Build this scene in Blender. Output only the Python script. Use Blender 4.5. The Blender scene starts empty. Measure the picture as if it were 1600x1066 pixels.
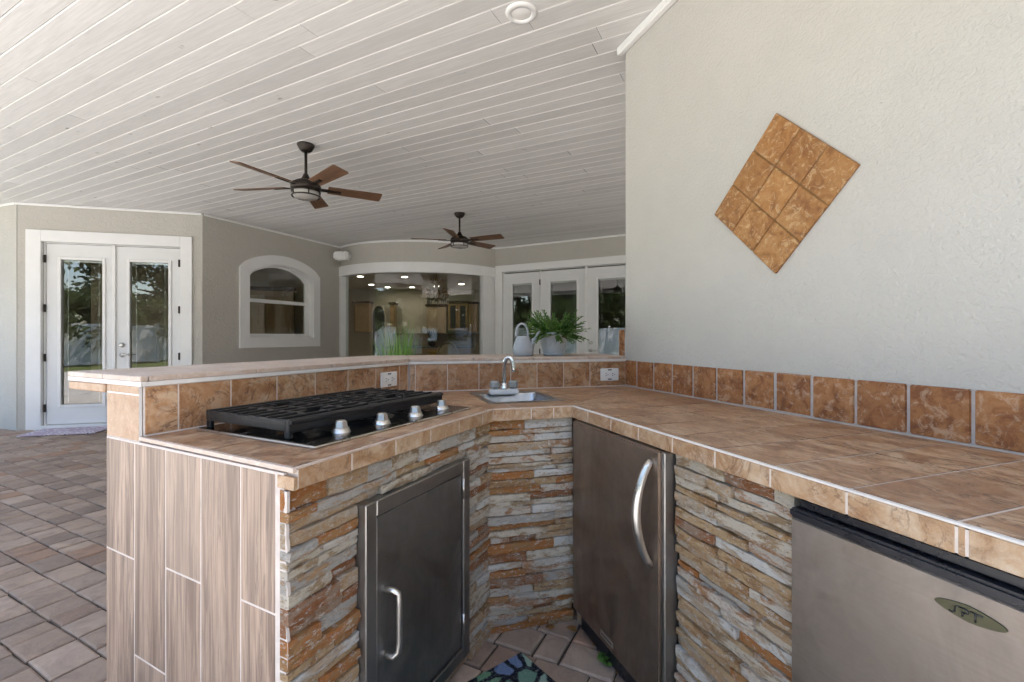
import bpy, bmesh, math, random
from mathutils import Vector, Matrix
random.seed(11)
R = math.radians
sc = bpy.context.scene
col = sc.collection

# ------------------------------------------------------------------ camera, sky, sun, exposure
cam_d = bpy.data.cameras.new('camera')
cam = bpy.data.objects.new('camera', cam_d)
col.objects.link(cam)
cam.location = (0, 0, 1.205)
cam.rotation_euler = (R(90), 0, 0)
cam_d.sensor_width = 36
cam_d.lens = 16.2
cam_d.shift_y = -7 / 1600
cam_d.clip_start = 0.02
cam_d.clip_end = 2000
sc.camera = cam

SUN_EL, SUN_AZ = R(54), R(122)          # azimuth clockwise from +Y
wd = bpy.data.worlds.new('World')
sc.world = wd
wd.use_nodes = True
wn = wd.node_tree.nodes
sky = wn.new('ShaderNodeTexSky')
sky.sky_type = 'NISHITA'
sky.sun_disc = False
sky.sun_elevation = SUN_EL
sky.sun_rotation = SUN_AZ
bgn = wn['Background']
wd.node_tree.links.new(sky.outputs[0], bgn.inputs[0])
bgn.inputs[1].default_value = 0.14
sl = bpy.data.lights.new('sun', 'SUN')
sl.energy = 4.5
sl.angle = R(0.53)
sl.color = (1.0, 0.95, 0.88)
so = bpy.data.objects.new('sun', sl)
col.objects.link(so)
sdir = Vector((math.sin(SUN_AZ) * math.cos(SUN_EL), math.cos(SUN_AZ) * math.cos(SUN_EL), math.sin(SUN_EL)))
so.rotation_euler = (-sdir).to_track_quat('-Z', 'Y').to_euler()
so.location = sdir * 60

vs = sc.view_settings
vs.view_transform = 'Standard'
vs.look = 'None'
vs.gamma = 1
vs.use_curve_mapping = False
vs.exposure = 2.55
vs.use_white_balance = True
vs.white_balance_temperature = 6650
vs.white_balance_tint = 10
sc.render.engine = 'CYCLES'
cy = sc.cycles
cy.use_denoising = True
cy.max_bounces = 9
cy.use_adaptive_sampling = True
cy.adaptive_threshold = 0.03
cy.diffuse_bounces = 5
cy.glossy_bounces = 3
cy.transparent_max_bounces = 12
cy.caustics_reflective = False
cy.caustics_refractive = False
cy.sample_clamp_indirect = 6

# ------------------------------------------------------------------ node helpers
class N:
    def __init__(s, name, rough=0.6, metal=0.0, spec=0.5):
        s.m = bpy.data.materials.new(name)
        s.m.use_nodes = True
        s.t = s.m.node_tree
        s.b = s.t.nodes['Principled BSDF']
        s.b.inputs['Roughness'].default_value = rough
        s.b.inputs['Metallic'].default_value = metal
        s.b.inputs['Specular IOR Level'].default_value = spec

    def new(s, k, **kw):
        n = s.t.nodes.new(k)
        for a, v in kw.items():
            setattr(n, a, v)
        return n

    def put(s, sock, v):
        if hasattr(v, 'links') or isinstance(v, bpy.types.NodeSocket):
            s.t.links.new(v, sock)
        elif isinstance(v, (tuple, list)) and len(v) == 3 and sock.type == 'RGBA':
            sock.default_value = (*v, 1)
        else:
            sock.default_value = v

    def co(s, rnd=True):
        o = s.new('ShaderNodeTexCoord').outputs['Object']
        if not rnd:
            return o
        r = s.new('ShaderNodeObjectInfo').outputs['Random']
        v = s.new('ShaderNodeVectorMath', operation='SCALE')
        v.inputs[0].default_value = (37.1, 53.7, 71.3)
        s.put(v.inputs['Scale'], r)
        a = s.new('ShaderNodeVectorMath', operation='ADD')
        s.put(a.inputs[0], o)
        s.put(a.inputs[1], v.outputs[0])
        return a.outputs[0]

    def rnd(s):
        return s.new('ShaderNodeObjectInfo').outputs['Random']

    def sca(s, vec, sx, sy, sz):
        m = s.new('ShaderNodeVectorMath', operation='MULTIPLY')
        s.put(m.inputs[0], vec)
        m.inputs[1].default_value = (sx, sy, sz)
        return m.outputs[0]

    def noise(s, vec, scale, detail=4, rough=0.55, dist=0.0):
        n = s.new('ShaderNodeTexNoise')
        s.put(n.inputs['Vector'], vec)
        n.inputs['Scale'].default_value = scale
        n.inputs['Detail'].default_value = detail
        n.inputs['Roughness'].default_value = rough
        n.inputs['Distortion'].default_value = dist
        return n.outputs[0]

    def vor(s, vec, scale, feature='F1', out='Distance', rand=1.0):
        n = s.new('ShaderNodeTexVoronoi', feature=feature)
        s.put(n.inputs['Vector'], vec)
        n.inputs['Scale'].default_value = scale
        n.inputs['Randomness'].default_value = rand
        return n.outputs[out]

    def ramp(s, fac, stops, interp='LINEAR'):
        n = s.new('ShaderNodeValToRGB')
        n.color_ramp.interpolation = interp
        el = n.color_ramp.elements
        while len(el) > 1:
            el.remove(el[-1])
        for i, (p, c) in enumerate(stops):
            e = el[0] if i == 0 else el.new(p)
            e.position = p
            e.color = (c, c, c, 1) if isinstance(c, (int, float)) else (*c, 1)
        s.put(n.inputs[0], fac)
        return n.outputs[0]

    def mix(s, fac, a, b, mode='MIX'):
        n = s.new('ShaderNodeMix', data_type='RGBA', blend_type=mode)
        s.put(n.inputs[0], fac)
        s.put(n.inputs[6], a)
        s.put(n.inputs[7], b)
        return n.outputs[2]

    def math(s, op, a, b=0.0):
        n = s.new('ShaderNodeMath', operation=op)
        s.put(n.inputs[0], a)
        s.put(n.inputs[1], b)
        return n.outputs[0]

    def color(s, c):
        s.put(s.b.inputs['Base Color'], c)

    def rough(s, v):
        s.put(s.b.inputs['Roughness'], v)

    def bump(s, h, strength=0.5, dist=0.002):
        n = s.new('ShaderNodeBump')
        n.inputs['Strength'].default_value = strength
        n.inputs['Distance'].default_value = dist
        s.put(n.inputs['Height'], h)
        s.t.links.new(n.outputs[0], s.b.inputs['Normal'])


def plain(name, c, rough=0.5, metal=0.0, spec=0.5, var=0.12, scale=6.0, bump=0.0):
    n = N(name, rough, metal, spec)
    v = n.co()
    f = n.noise(v, scale, 5, 0.6)
    lo = tuple(x * (1 - var) for x in c)
    hi = tuple(min(1, x * (1 + var)) for x in c)
    n.color(n.ramp(f, [(0.3, lo), (0.7, hi)]))
    n.rough(n.ramp(f, [(0.3, max(0.02, rough - 0.06)), (0.7, min(1, rough + 0.08))]))
    if bump:
        n.bump(n.noise(v, scale * 30, 3), bump, 0.001)
    return n.m


def stucco(name, c, amt=0.5, scale=70.0):
    n = N(name, 0.92, 0, 0.2)
    v = n.co(False)
    big = n.noise(v, 1.1, 4, 0.6)
    mid = n.noise(v, 9, 5, 0.65)
    c1 = n.mix(n.ramp(big, [(0.35, 0.0), (0.7, 1.0)]), tuple(x * 0.94 for x in c), c)
    c1 = n.mix(n.ramp(mid, [(0.4, 0.0), (0.75, 0.35)]), c1, tuple(min(1, x * 1.05) for x in c))
    speck = n.ramp(n.vor(v, 16), [(0.0, 1.0), (0.02, 0.0)])
    gate = n.ramp(n.noise(v, 1.6, 2), [(0.62, 0.0), (0.7, 0.8)])
    c1 = n.mix(n.math('MULTIPLY', speck, gate), c1, tuple(x * 0.3 for x in c))
    n.color(c1)
    a = n.noise(v, scale, 4, 0.62, 0.4)
    b = n.ramp(n.noise(v, scale * 0.45, 3, 0.5, 0.8), [(0.35, 0.0), (0.62, 1.0)])
    n.bump(n.math('ADD', a, n.math('MULTIPLY', b, 0.7)), amt, 0.006)
    return n.m


def wood_white():
    n = N('whitewashed_board', 0.55, 0, 0.35)
    v = n.co()
    g = n.noise(n.sca(v, 1.2, 26, 26), 3.0, 6, 0.65, 0.6)
    base = n.mix(n.ramp(g, [(0.35, 0.0), (0.75, 1.0)]), (0.72, 0.71, 0.695), (0.58, 0.57, 0.555))
    r = n.rnd()
    base = n.mix(n.ramp(r, [(0.0, 0.0), (0.5, 0.08), (1.0, 0.42)]), base, (0.47, 0.46, 0.45))
    kn = n.vor(n.sca(v, 1.0, 2.2, 2.2), 2.6)
    knot = n.ramp(kn, [(0.0, 1.0), (0.05, 0.75), (0.085, 0.0)])
    gate = n.ramp(n.noise(v, 2.3, 2), [(0.42, 0.0), (0.5, 1.0)])
    brk = n.ramp(n.noise(v, 40, 3), [(0.35, 0.0), (0.6, 1.0)])
    k = n.math('MULTIPLY', n.math('MULTIPLY', knot, gate), brk)
    sp = n.ramp(n.vor(n.sca(v, 0.8, 2.0, 2.0), 5.5), [(0.0, 0.8), (0.05, 0.5), (0.10, 0.0)])
    sg = n.ramp(n.noise(v, 3.7, 3), [(0.47, 0.0), (0.55, 1.0)])
    sm_ = n.math('MULTIPLY', n.math('MULTIPLY', sp, sg), n.ramp(n.noise(n.sca(v, 1, 3, 3), 60, 3), [(0.4, 0.0), (0.6, 1.0)]))
    base = n.mix(n.math('MULTIPLY', sm_, 0.6), base, (0.28, 0.26, 0.24))
    n.color(n.mix(n.math('MULTIPLY', k, 0.9), base, (0.18, 0.16, 0.14)))
    n.bump(g, 0.12, 0.001)
    return n.m


def ledger_stone():
    n = N('ledger_stone', 0.82, 0, 0.3)
    v = n.co()
    r = n.rnd()
    A = [(0.0, (0.70, 0.61, 0.48)), (0.14, (0.47, 0.18, 0.05)), (0.30, (0.50, 0.46, 0.405)), (0.42, (0.52, 0.335, 0.185)),
         (0.56, (0.74, 0.70, 0.64)), (0.68, (0.33, 0.13, 0.05)), (0.76, (0.68, 0.60, 0.50)), (0.88, (0.56, 0.38, 0.21))]
    B = [(0.0, (0.38, 0.24, 0.12)), (0.14, (0.44, 0.24, 0.10)), (0.30, (0.46, 0.27, 0.13)), (0.42, (0.54, 0.44, 0.33)),
         (0.56, (0.50, 0.36, 0.23)), (0.68, (0.38, 0.27, 0.19)), (0.76, (0.42, 0.19, 0.07)), (0.88, (0.36, 0.19, 0.08))]
    a = n.ramp(r, A, 'CONSTANT')
    b = n.ramp(r, B, 'CONSTANT')
    f = n.noise(n.sca(v, 8, 8, 20), 1.2, 9, 0.74, 0.4)
    c = n.mix(n.ramp(f, [(0.48, 0.0), (0.56, 0.9)]), a, b)
    f2 = n.noise(n.sca(v, 42, 42, 95), 1.0, 8, 0.8, 0.15)
    c = n.mix(n.ramp(f2, [(0.55, 0.0), (0.59, 0.8)]), c, (0.68, 0.64, 0.58))
    f3 = n.noise(n.sca(v, 60, 60, 110), 1.3, 8, 0.8, 0.1)
    c = n.mix(n.ramp(f3, [(0.57, 0.0), (0.62, 0.6)]), c, (0.15, 0.085, 0.05))
    n.color(c)
    h = n.math('ADD', n.noise(n.sca(v, 34, 34, 70), 1.0, 9, 0.78, 0.5), n.math('MULTIPLY', n.noise(v, 240, 5, 0.75), 0.5))
    n.bump(h, 1.0, 0.016)
    return n.m


def slate(name, c0, c1, c2, vein, rough=0.42, stretch=(1, 1, 1), veinamt=0.7, pale=(0.55, 0.44, 0.33), paleamt=0.4, sc_=9.0, ds=1.0):
    n = N(name, rough, 0, 0.4)
    v = n.co()
    vv = n.sca(v, *stretch)
    f = n.noise(vv, sc_, 7, 0.66, 1.6 * ds)
    c = n.ramp(f, [(0.38, c0), (0.50, c1), (0.61, c2)])
    t = n.rnd()
    c = n.mix(n.ramp(t, [(0.0, 0.0), (0.5, 0.12), (1.0, 0.55)]), c, c0)
    p = n.noise(vv, sc_ * 1.7, 7, 0.74, 2.2 * ds)
    c = n.mix(n.ramp(p, [(0.52, 0.0), (0.62, paleamt)]), c, pale)
    dk = n.noise(vv, sc_ * 2.6, 6, 0.72, 1.4)
    c = n.mix(n.ramp(dk, [(0.55, 0.0), (0.68, veinamt * 0.6)]), c, vein)
    w = n.noise(vv, sc_ * 0.75, 6, 0.62, 2.8 * ds)
    vm = n.ramp(w, [(0.47, 0.0), (0.492, veinamt), (0.51, veinamt * 0.6), (0.53, 0.0)])
    gate = n.ramp(n.noise(v, sc_ * 1.2, 3), [(0.42, 0.0), (0.6, 1.0)])
    c = n.mix(n.math('MULTIPLY', vm, gate), c, vein)
    n.color(c)
    n.rough(n.ramp(f, [(0.3, rough - 0.08), (0.7, rough + 0.14)]))
    n.bump(n.math('ADD', f, n.math('MULTIPLY', p, 0.5)), 0.35, 0.004)
    return n.m


def wood_tile():
    n = N('wood_look_tile', 0.5, 0, 0.4)
    v = n.co()
    band = n.noise(n.sca(v, 9, 9, 0.55), 1.6, 4, 0.6, 0.7)
    grain = n.noise(n.sca(v, 60, 60, 2.0), 1.4, 6, 0.7, 1.4)
    c = n.ramp(band, [(0.36, (0.15, 0.093, 0.064)), (0.45, (0.30, 0.20, 0.142)), (0.54, (0.43, 0.30, 0.215)), (0.64, (0.22, 0.147, 0.108))])
    c = n.mix(n.ramp(grain, [(0.46, 0.0), (0.58, 0.7)]), c, (0.11, 0.075, 0.055))
    w = n.new('ShaderNodeTexWave', wave_type='RINGS', rings_direction='Y')
    n.put(w.inputs['Vector'], n.sca(v, 1.0, 0.3, 0.09))
    w.inputs['Scale'].default_value = 36
    w.inputs['Distortion'].default_value = 7
    w.inputs['Detail'].default_value = 3
    w.inputs['Detail Scale'].default_value = 1.2
    g2 = n.ramp(w.outputs[1], [(0.0, 0.28), (0.3, 0.0)])
    c = n.mix(g2, c, (0.19, 0.135, 0.10))
    t = n.rnd()
    c = n.mix(n.ramp(t, [(0.0, 0.0), (1.0, 0.35)]), c, (0.33, 0.24, 0.18))
    n.color(c)
    n.bump(grain, 0.2, 0.001)
    return n.m


def steel(name, c, rough, brush='x', smudge=0.5, dirt=None):
    n = N(name, rough, 1.0, 0.5)
    v = n.co()
    s = (2, 2, 300) if brush == 'x' else (300, 300, 2)
    g = n.noise(n.sca(v, *s), 1.0, 3, 0.6)
    sm = n.noise(n.sca(v, 1, 1, 0.8), 5.0, 5, 0.62, 1.6)
    cc = n.mix(n.ramp(sm, [(0.35, 0.0), (0.7, smudge)]), c, tuple(x * 0.55 for x in c))
    if dirt:
        d = n.noise(n.sca(v, 1.3, 1.3, 0.6), 3.0, 6, 0.7, 1.0)
        cc = n.mix(n.ramp(d, [(0.48, 0.0), (0.72, 0.6)]), cc, dirt)
    cc = n.mix(n.ramp(g, [(0.3, 0.0), (0.7, 0.18)]), cc, tuple(min(1, x * 1.3) for x in c))
    n.color(cc)
    n.rough(n.ramp(sm, [(0.3, rough - 0.1), (0.7, rough + 0.16)]))
    n.bump(g, 0.06, 0.0005)
    return n.m


def paver_mat():
    n = N('clay_paver', 0.85, 0, 0.25)
    v = n.co()
    r = n.rnd()
    c = n.ramp(r, [(0.0, (0.29, 0.205, 0.145)), (0.3, (0.38, 0.275, 0.20)), (0.6, (0.42, 0.31, 0.23)), (0.85, (0.24, 0.175, 0.13)), (1.0, (0.37, 0.215, 0.135))])
    f = n.noise(v, 9, 6, 0.7, 0.6)
    c = n.mix(n.ramp(f, [(0.42, 0.0), (0.7, 0.55)]), c, (0.15, 0.11, 0.09))
    f2 = n.noise(v, 70, 4, 0.7)
    c = n.mix(n.ramp(f2, [(0.56, 0.0), (0.75, 0.5)]), c, (0.40, 0.31, 0.25))
    n.color(c)
    n.bump(n.math('ADD', f, n.math('MULTIPLY', f2, 0.5)), 0.6, 0.005)
    return n.m


def glass_mat():
    m = bpy.data.materials.new('window_glass')
    m.use_nodes = True
    t = m.node_tree
    t.nodes.remove(t.nodes['Principled BSDF'])
    tr = t.nodes.new('ShaderNodeBsdfTransparent')
    tr.inputs[0].default_value = (0.86, 0.88, 0.86, 1)
    gl = t.nodes.new('ShaderNodeBsdfGlossy')
    gl.inputs['Roughness'].default_value = 0.0
    tc = t.nodes.new('ShaderNodeTexCoord')
    nz = t.nodes.new('ShaderNodeTexNoise')
    nz.inputs['Scale'].default_value = 1.6
    nz.inputs['Detail'].default_value = 1
    t.links.new(tc.outputs['Object'], nz.inputs['Vector'])
    bp = t.nodes.new('ShaderNodeBump')
    bp.inputs['Strength'].default_value = 0.12
    bp.inputs['Distance'].default_value = 0.01
    t.links.new(nz.outputs[0], bp.inputs['Height'])
    t.links.new(bp.outputs[0], gl.inputs['Normal'])
    fr = t.nodes.new('ShaderNodeFresnel')
    fr.inputs['IOR'].default_value = 1.6
    mx = t.nodes.new('ShaderNodeMixShader')
    geo = t.nodes.new('ShaderNodeNewGeometry')
    inv = t.nodes.new('ShaderNodeMath')
    inv.operation = 'SUBTRACT'
    inv.inputs[0].default_value = 1.0
    t.links.new(geo.outputs['Backfacing'], inv.inputs[1])
    ml = t.nodes.new('ShaderNodeMath')
    ml.operation = 'MULTIPLY'
    ml.use_clamp = True
    t.links.new(fr.outputs[0], ml.inputs[0])
    t.links.new(inv.outputs[0], ml.inputs[1])
    m2 = t.nodes.new('ShaderNodeMath')
    m2.operation = 'MULTIPLY'
    m2.use_clamp = True
    m2.inputs[1].default_value = 2.3
    t.links.new(ml.outputs[0], m2.inputs[0])
    t.links.new(m2.outputs[0], mx.inputs[0])
    t.links.new(tr.outputs[0], mx.inputs[1])
    t.links.new(gl.outputs[0], mx.inputs[2])
    t.links.new(mx.outputs[0], t.nodes['Material Output'].inputs[0])
    return m


def emit(name, c, s):
    n = N(name)
    v = n.co()
    n.put(n.b.inputs['Emission Color'], n.ramp(n.noise(v, 3), [(0.3, tuple(x * 0.96 for x in c)), (0.7, c)]))
    n.b.inputs['Emission Strength'].default_value = s
    n.color((0.8, 0.8, 0.8))
    return n.m


def leaf_mat(name, lo, hi, trans=0.3, rough=0.5):
    n = N(name, rough, 0, 0.4)
    v = n.co()
    f = n.noise(v, 5, 4, 0.7)
    n.color(n.ramp(f, [(0.3, lo), (0.7, hi)]))
    d = n.new('ShaderNodeBsdfTranslucent')
    n.put(d.inputs[0], tuple(x * 1.3 for x in hi) )
    mx = n.new('ShaderNodeMixShader')
    mx.inputs[0].default_value = trans
    n.t.links.new(n.b.outputs[0], mx.inputs[1])
    n.t.links.new(d.outputs[0], mx.inputs[2])
    n.t.links.new(mx.outputs[0], n.t.nodes['Material Output'].inputs[0])
    return n.m


def rug_mat():
    n = N('flowered_rug_pile', 0.95, 0, 0.1)
    v = n.co(False)
    vw = n.new('ShaderNodeVectorMath', operation='ADD')
    nz = n.new('ShaderNodeTexNoise')
    n.put(nz.inputs['Vector'], v)
    nz.inputs['Scale'].default_value = 14
    sc3 = n.new('ShaderNodeVectorMath', operation='SCALE')
    n.put(sc3.inputs[0], nz.outputs[1])
    sc3.inputs['Scale'].default_value = 0.05
    n.put(vw.inputs[0], v)
    n.put(vw.inputs[1], sc3.outputs[0])
    cells = n.vor(vw.outputs[0], 14, 'F1', 'Color')
    sep = n.new('ShaderNodeSeparateColor')
    n.put(sep.inputs[0], cells)
    c = n.ramp(sep.outputs[0], [(0.0, (0.10, 0.20, 0.12)), (0.25, (0.13, 0.18, 0.30)), (0.45, (0.30, 0.14, 0.32)), (0.6, (0.25, 0.34, 0.27)), (0.75, (0.12, 0.22, 0.16)), (0.9, (0.2, 0.26, 0.36))], 'CONSTANT')
    e = n.vor(vw.outputs[0], 14, 'DISTANCE_TO_EDGE')
    c = n.mix(n.ramp(e, [(0.10, 1.0), (0.16, 0.0)]), c, (0.010, 0.010, 0.016))
    pl = n.noise(v, 120, 3)
    c = n.mix(n.ramp(pl, [(0.5, 0.0), (0.75, 0.35)]), c, (0.36, 0.40, 0.37))
    n.color(c)
    n.bump(pl, 1.0, 0.006)
    return n.m


def mat_mat():
    n = N('woven_doormat', 0.95, 0, 0.1)
    v = n.co(False)
    f = n.vor(v, 14)
    c = n.ramp(f, [(0.18, (0.20, 0.17, 0.30)), (0.3, (0.72, 0.68, 0.70)), (0.5, (0.45, 0.36, 0.42))])
    n.color(c)
    n.bump(n.noise(v, 200), 0.6, 0.003)
    return n.m


MT = dict(
    stucco_near=stucco('pale_stucco', (0.54, 0.52, 0.482), 0.42, 150),
    stucco_house=stucco('house_stucco', (0.50, 0.475, 0.43), 0.5, 60),
    board=wood_white(),
    stone=ledger_stone(),
    top=slate('countertop_slate', (0.23, 0.105, 0.05), (0.40, 0.235, 0.13), (0.52, 0.36, 0.235), (0.10, 0.055, 0.035), 0.36, (0.65, 1.35, 1), 0.9, (0.47, 0.36, 0.26), 0.35, 11),
    bar=slate('bar_slate', (0.30, 0.135, 0.055), (0.44, 0.25, 0.13), (0.52, 0.36, 0.23), (0.11, 0.05, 0.03), 0.45, (1, 1, 1), 0.85, (0.52, 0.43, 0.34), 0.35, 8),
    rust=slate('rust_slate', (0.21, 0.072, 0.022), (0.37, 0.15, 0.05), (0.44, 0.205, 0.08), (0.16, 0.06, 0.025), 0.5, (1, 1, 1), 0.5, (0.58, 0.40, 0.27), 0.6, 16, 0.5),
    edge=slate('edge_slate', (0.29, 0.155, 0.075), (0.40, 0.255, 0.145), (0.48, 0.35, 0.235), (0.14, 0.075, 0.045), 0.42, (1, 1, 1), 0.7, (0.52, 0.43, 0.35), 0.4, 9),
    column=slate('column_tile', (0.35, 0.205, 0.12), (0.42, 0.27, 0.17), (0.46, 0.315, 0.21), (0.22, 0.125, 0.075), 0.5, (1, 1, 1), 0.35, (0.56, 0.44, 0.34), 0.35, 10),
    ledge=slate('ledge_tile', (0.46, 0.345, 0.27), (0.52, 0.41, 0.335), (0.56, 0.47, 0.40), (0.42, 0.31, 0.24), 0.5, (1, 1, 1), 0.3, (0.7, 0.62, 0.55), 0.4, 8),
    ochre=slate('ochre_tile', (0.22, 0.09, 0.025), (0.36, 0.165, 0.05), (0.42, 0.22, 0.08), (0.19, 0.09, 0.04), 0.5, (1, 1, 1), 0.5, (0.60, 0.43, 0.24), 0.6, 14, 0.6),
    woodtile=wood_tile(),
    grout=plain('pale_grout', (0.58, 0.50, 0.44), 0.9, 0, 0.2, 0.1, 30, 0.4),
    grout_grey=plain('grey_grout', (0.47, 0.43, 0.41), 0.9, 0, 0.2, 0.12, 40, 0.5),
    mortar=plain('dark_mortar', (0.16, 0.12, 0.09), 0.95, 0, 0.2, 0.2, 20, 0.6),
    white_grout=plain('white_grout', (0.66, 0.62, 0.58), 0.9, 0, 0.2, 0.06, 30, 0.4),
    dark_steel=steel('tarnished_dark_steel', (0.42, 0.345, 0.29), 0.42, 'z', 0.65, (0.17, 0.125, 0.10)),
    black_steel=steel('dark_door_steel', (0.30, 0.288, 0.275), 0.44, 'z', 0.6, (0.15, 0.142, 0.135)),
    frame_steel=steel('door_frame_steel', (0.34, 0.325, 0.31), 0.42, 'z', 0.3),
    fridge_steel=steel('dull_fridge_steel', (0.37, 0.32, 0.285), 0.42, 'x', 0.65, (0.19, 0.155, 0.135)),
    chrome=steel('polished_chrome', (0.75, 0.75, 0.75), 0.14, 'z', 0.1),
    satin=steel('satin_nickel', (0.62, 0.60, 0.57), 0.3, 'z', 0.15),
    sink=steel('sink_steel', (0.36, 0.36, 0.36), 0.34, 'x', 0.3),
    tray=steel('cooktop_tray_steel', (0.11, 0.10, 0.095), 0.2, 'x', 0.4),
    iron=plain('cast_iron', (0.010, 0.010, 0.011), 0.4, 0, 0.5, 0.25, 40, 0.5),
    blackp=plain('black_plastic', (0.012, 0.012, 0.016), 0.28, 0, 0.5, 0.2, 10),
    white=plain('white_trim_paint', (0.78, 0.775, 0.765), 0.42, 0, 0.4, 0.03, 3),
    whited=plain('white_door_paint', (0.72, 0.72, 0.715), 0.4, 0, 0.4, 0.03, 3),
    platew=plain('white_plastic', (0.8, 0.79, 0.77), 0.35, 0, 0.5, 0.02, 4),
    glass=glass_mat(),
    bronze=plain('oil_rubbed_bronze', (0.03, 0.022, 0.018), 0.42, 0.6, 0.5, 0.25, 25),
    paver=paver_mat(),
    joint=plain('joint_sand', (0.07, 0.054, 0.044), 0.95, 0, 0.1, 0.25, 60, 0.6),
    vinyl=plain('white_vinyl', (0.76, 0.77, 0.79), 0.4, 0, 0.4, 0.03, 2),
    bark=plain('tree_bark', (0.10, 0.075, 0.055), 0.95, 0, 0.2, 0.4, 8, 0.8),
    leaf=leaf_mat('tree_leaf', (0.035, 0.06, 0.018), (0.09, 0.13, 0.04)),
    pot=plain('grey_glazed_pot', (0.40, 0.42, 0.445), 0.3, 0, 0.5, 0.08, 8),
    can=plain('grey_plastic_can', (0.36, 0.38, 0.41), 0.45, 0, 0.4, 0.08, 7),
    succ=leaf_mat('fleshy_leaf', (0.04, 0.10, 0.02), (0.14, 0.26, 0.05), 0.15, 0.38),
    blade=leaf_mat('grass_blade', (0.07, 0.17, 0.025), (0.20, 0.34, 0.08), 0.3, 0.45),
    lawn=plain('lawn', (0.10, 0.13, 0.045), 0.95, 0, 0.1, 0.35, 3, 0.8),
    deck=plain('sunlit_patio', (0.50, 0.485, 0.465), 0.9, 0, 0.2, 0.2, 5, 0.5),
    iwall=plain('cream_interior_wall', (0.62, 0.56, 0.46), 0.8, 0, 0.3, 0.05, 2),
    iceil=plain('interior_ceiling', (0.62, 0.59, 0.54), 0.9, 0, 0.2, 0.03, 2),
    ifloor=plain('interior_tile', (0.32, 0.25, 0.18), 0.35, 0, 0.4, 0.15, 3),
    cab=plain('honey_cabinet', (0.40, 0.26, 0.13), 0.45, 0, 0.4, 0.15, 6),
    cabl=plain('cream_cabinet', (0.55, 0.43, 0.29), 0.45, 0, 0.4, 0.1, 6),
    dkwood=plain('dark_table_wood', (0.06, 0.032, 0.018), 0.3, 0, 0.5, 0.3, 8),
    rattan=plain('tan_chair_wood', (0.40, 0.28, 0.13), 0.55, 0, 0.4, 0.2, 20),
    gold=plain('aged_gold', (0.35, 0.2, 0.07), 0.4, 0.7, 0.5, 0.4, 20),
    dim=plain('dark_stone_and_shade', (0.06, 0.062, 0.065), 0.6, 0, 0.4, 0.2, 5),  # dark stone; also painted as shade in the kitchen doorway
    yellow=plain('yellow_glaze', (0.62, 0.36, 0.03), 0.3, 0, 0.5, 0.3, 12),
    acryl=plain('clouded_acrylic', (0.62, 0.66, 0.66), 0.12, 0, 0.6, 0.2, 30),
    badge=plain('olive_badge', (0.085, 0.08, 0.045), 0.4, 0.5, 0.5, 0.15, 40),
    rug=rug_mat(), mat=mat_mat(),
    dry=leaf_mat('dry_leaf', (0.16, 0.07, 0.02), (0.36, 0.18, 0.05), 0.2, 0.7),
    gap_shade=plain('dark_gap', (0.01, 0.01, 0.012), 0.8, 0, 0.2, 0.1, 5),  # near-black colour for the shade in gaps, board joints and slots
)
MT['acryl'].node_tree.nodes['Principled BSDF'].inputs['Transmission Weight'].default_value = 0.55


def fan_wood():
    n = N('walnut_fan_blade', 0.42, 0, 0.4)
    v = n.co()
    g = n.noise(n.sca(v, 4, 50, 50), 1.0, 6, 0.7, 0.8)
    n.color(n.ramp(g, [(0.3, (0.085, 0.042, 0.024)), (0.55, (0.16, 0.085, 0.048)), (0.75, (0.23, 0.13, 0.075))]))
    return n.m


MT['fanwood'] = fan_wood()
MT['lamp'] = emit('kitchen_downlight', (1.0, 0.93, 0.8), 9.0)
MT['frost'] = plain('clear_ribbed_shade', (0.62, 0.6, 0.56), 0.2, 0, 0.5, 0.1, 12)
MT['frost'].node_tree.nodes['Principled BSDF'].inputs['Transmission Weight'].default_value = 0.4

# ------------------------------------------------------------------ object helpers
WM = {}


def reg(o, parent, wm, label=None, cat=None, group=None, kind=None):
    col.objects.link(o)
    o.matrix_basis = wm
    WM[o.name] = wm
    if parent is not None:
        o.parent = parent
        o.matrix_parent_inverse = WM[parent.name].inverted()
    if label:
        o['label'] = label
    if cat:
        o['category'] = cat
    if group:
        o['group'] = group
    if kind:
        o['kind'] = kind
    return o


def thing(name, loc, label, cat, group=None, kind=None):
    return reg(bpy.data.objects.new(name, None), None, Matrix.Translation(Vector(loc)), label, cat, group, kind)


def mesh_obj(name, verts, faces, m, parent=None, wm=None, smooth=False, bev=0.0, seg=1, **kw):
    me = bpy.data.meshes.new(name)
    if bev > 0:
        bm = bmesh.new()
        vs_ = [bm.verts.new(v) for v in verts]
        for f in faces:
            bm.faces.new([vs_[i] for i in f])
        bmesh.ops.recalc_face_normals(bm, faces=bm.faces)
        es = [e for e in bm.edges if len(e.link_faces) == 2 and e.calc_face_angle(0) > 0.5]
        bmesh.ops.bevel(bm, geom=es, offset=bev, segments=seg, affect='EDGES', clamp_overlap=True)
        bm.to_mesh(me)
        bm.free()
    else:
        me.from_pydata(verts, [], faces)
    me.materials.append(m)
    if smooth:
        me.polygons.foreach_set('use_smooth', [True] * len(me.polygons))
    me.update()
    o = bpy.data.objects.new(name, me)
    return reg(o, parent, wm if wm is not None else Matrix.Identity(4), **kw)


def fixn(o):
    bm = bmesh.new()
    bm.from_mesh(o.data)
    bmesh.ops.recalc_face_normals(bm, faces=bm.faces)
    bm.to_mesh(o.data)
    bm.free()
    return o


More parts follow.
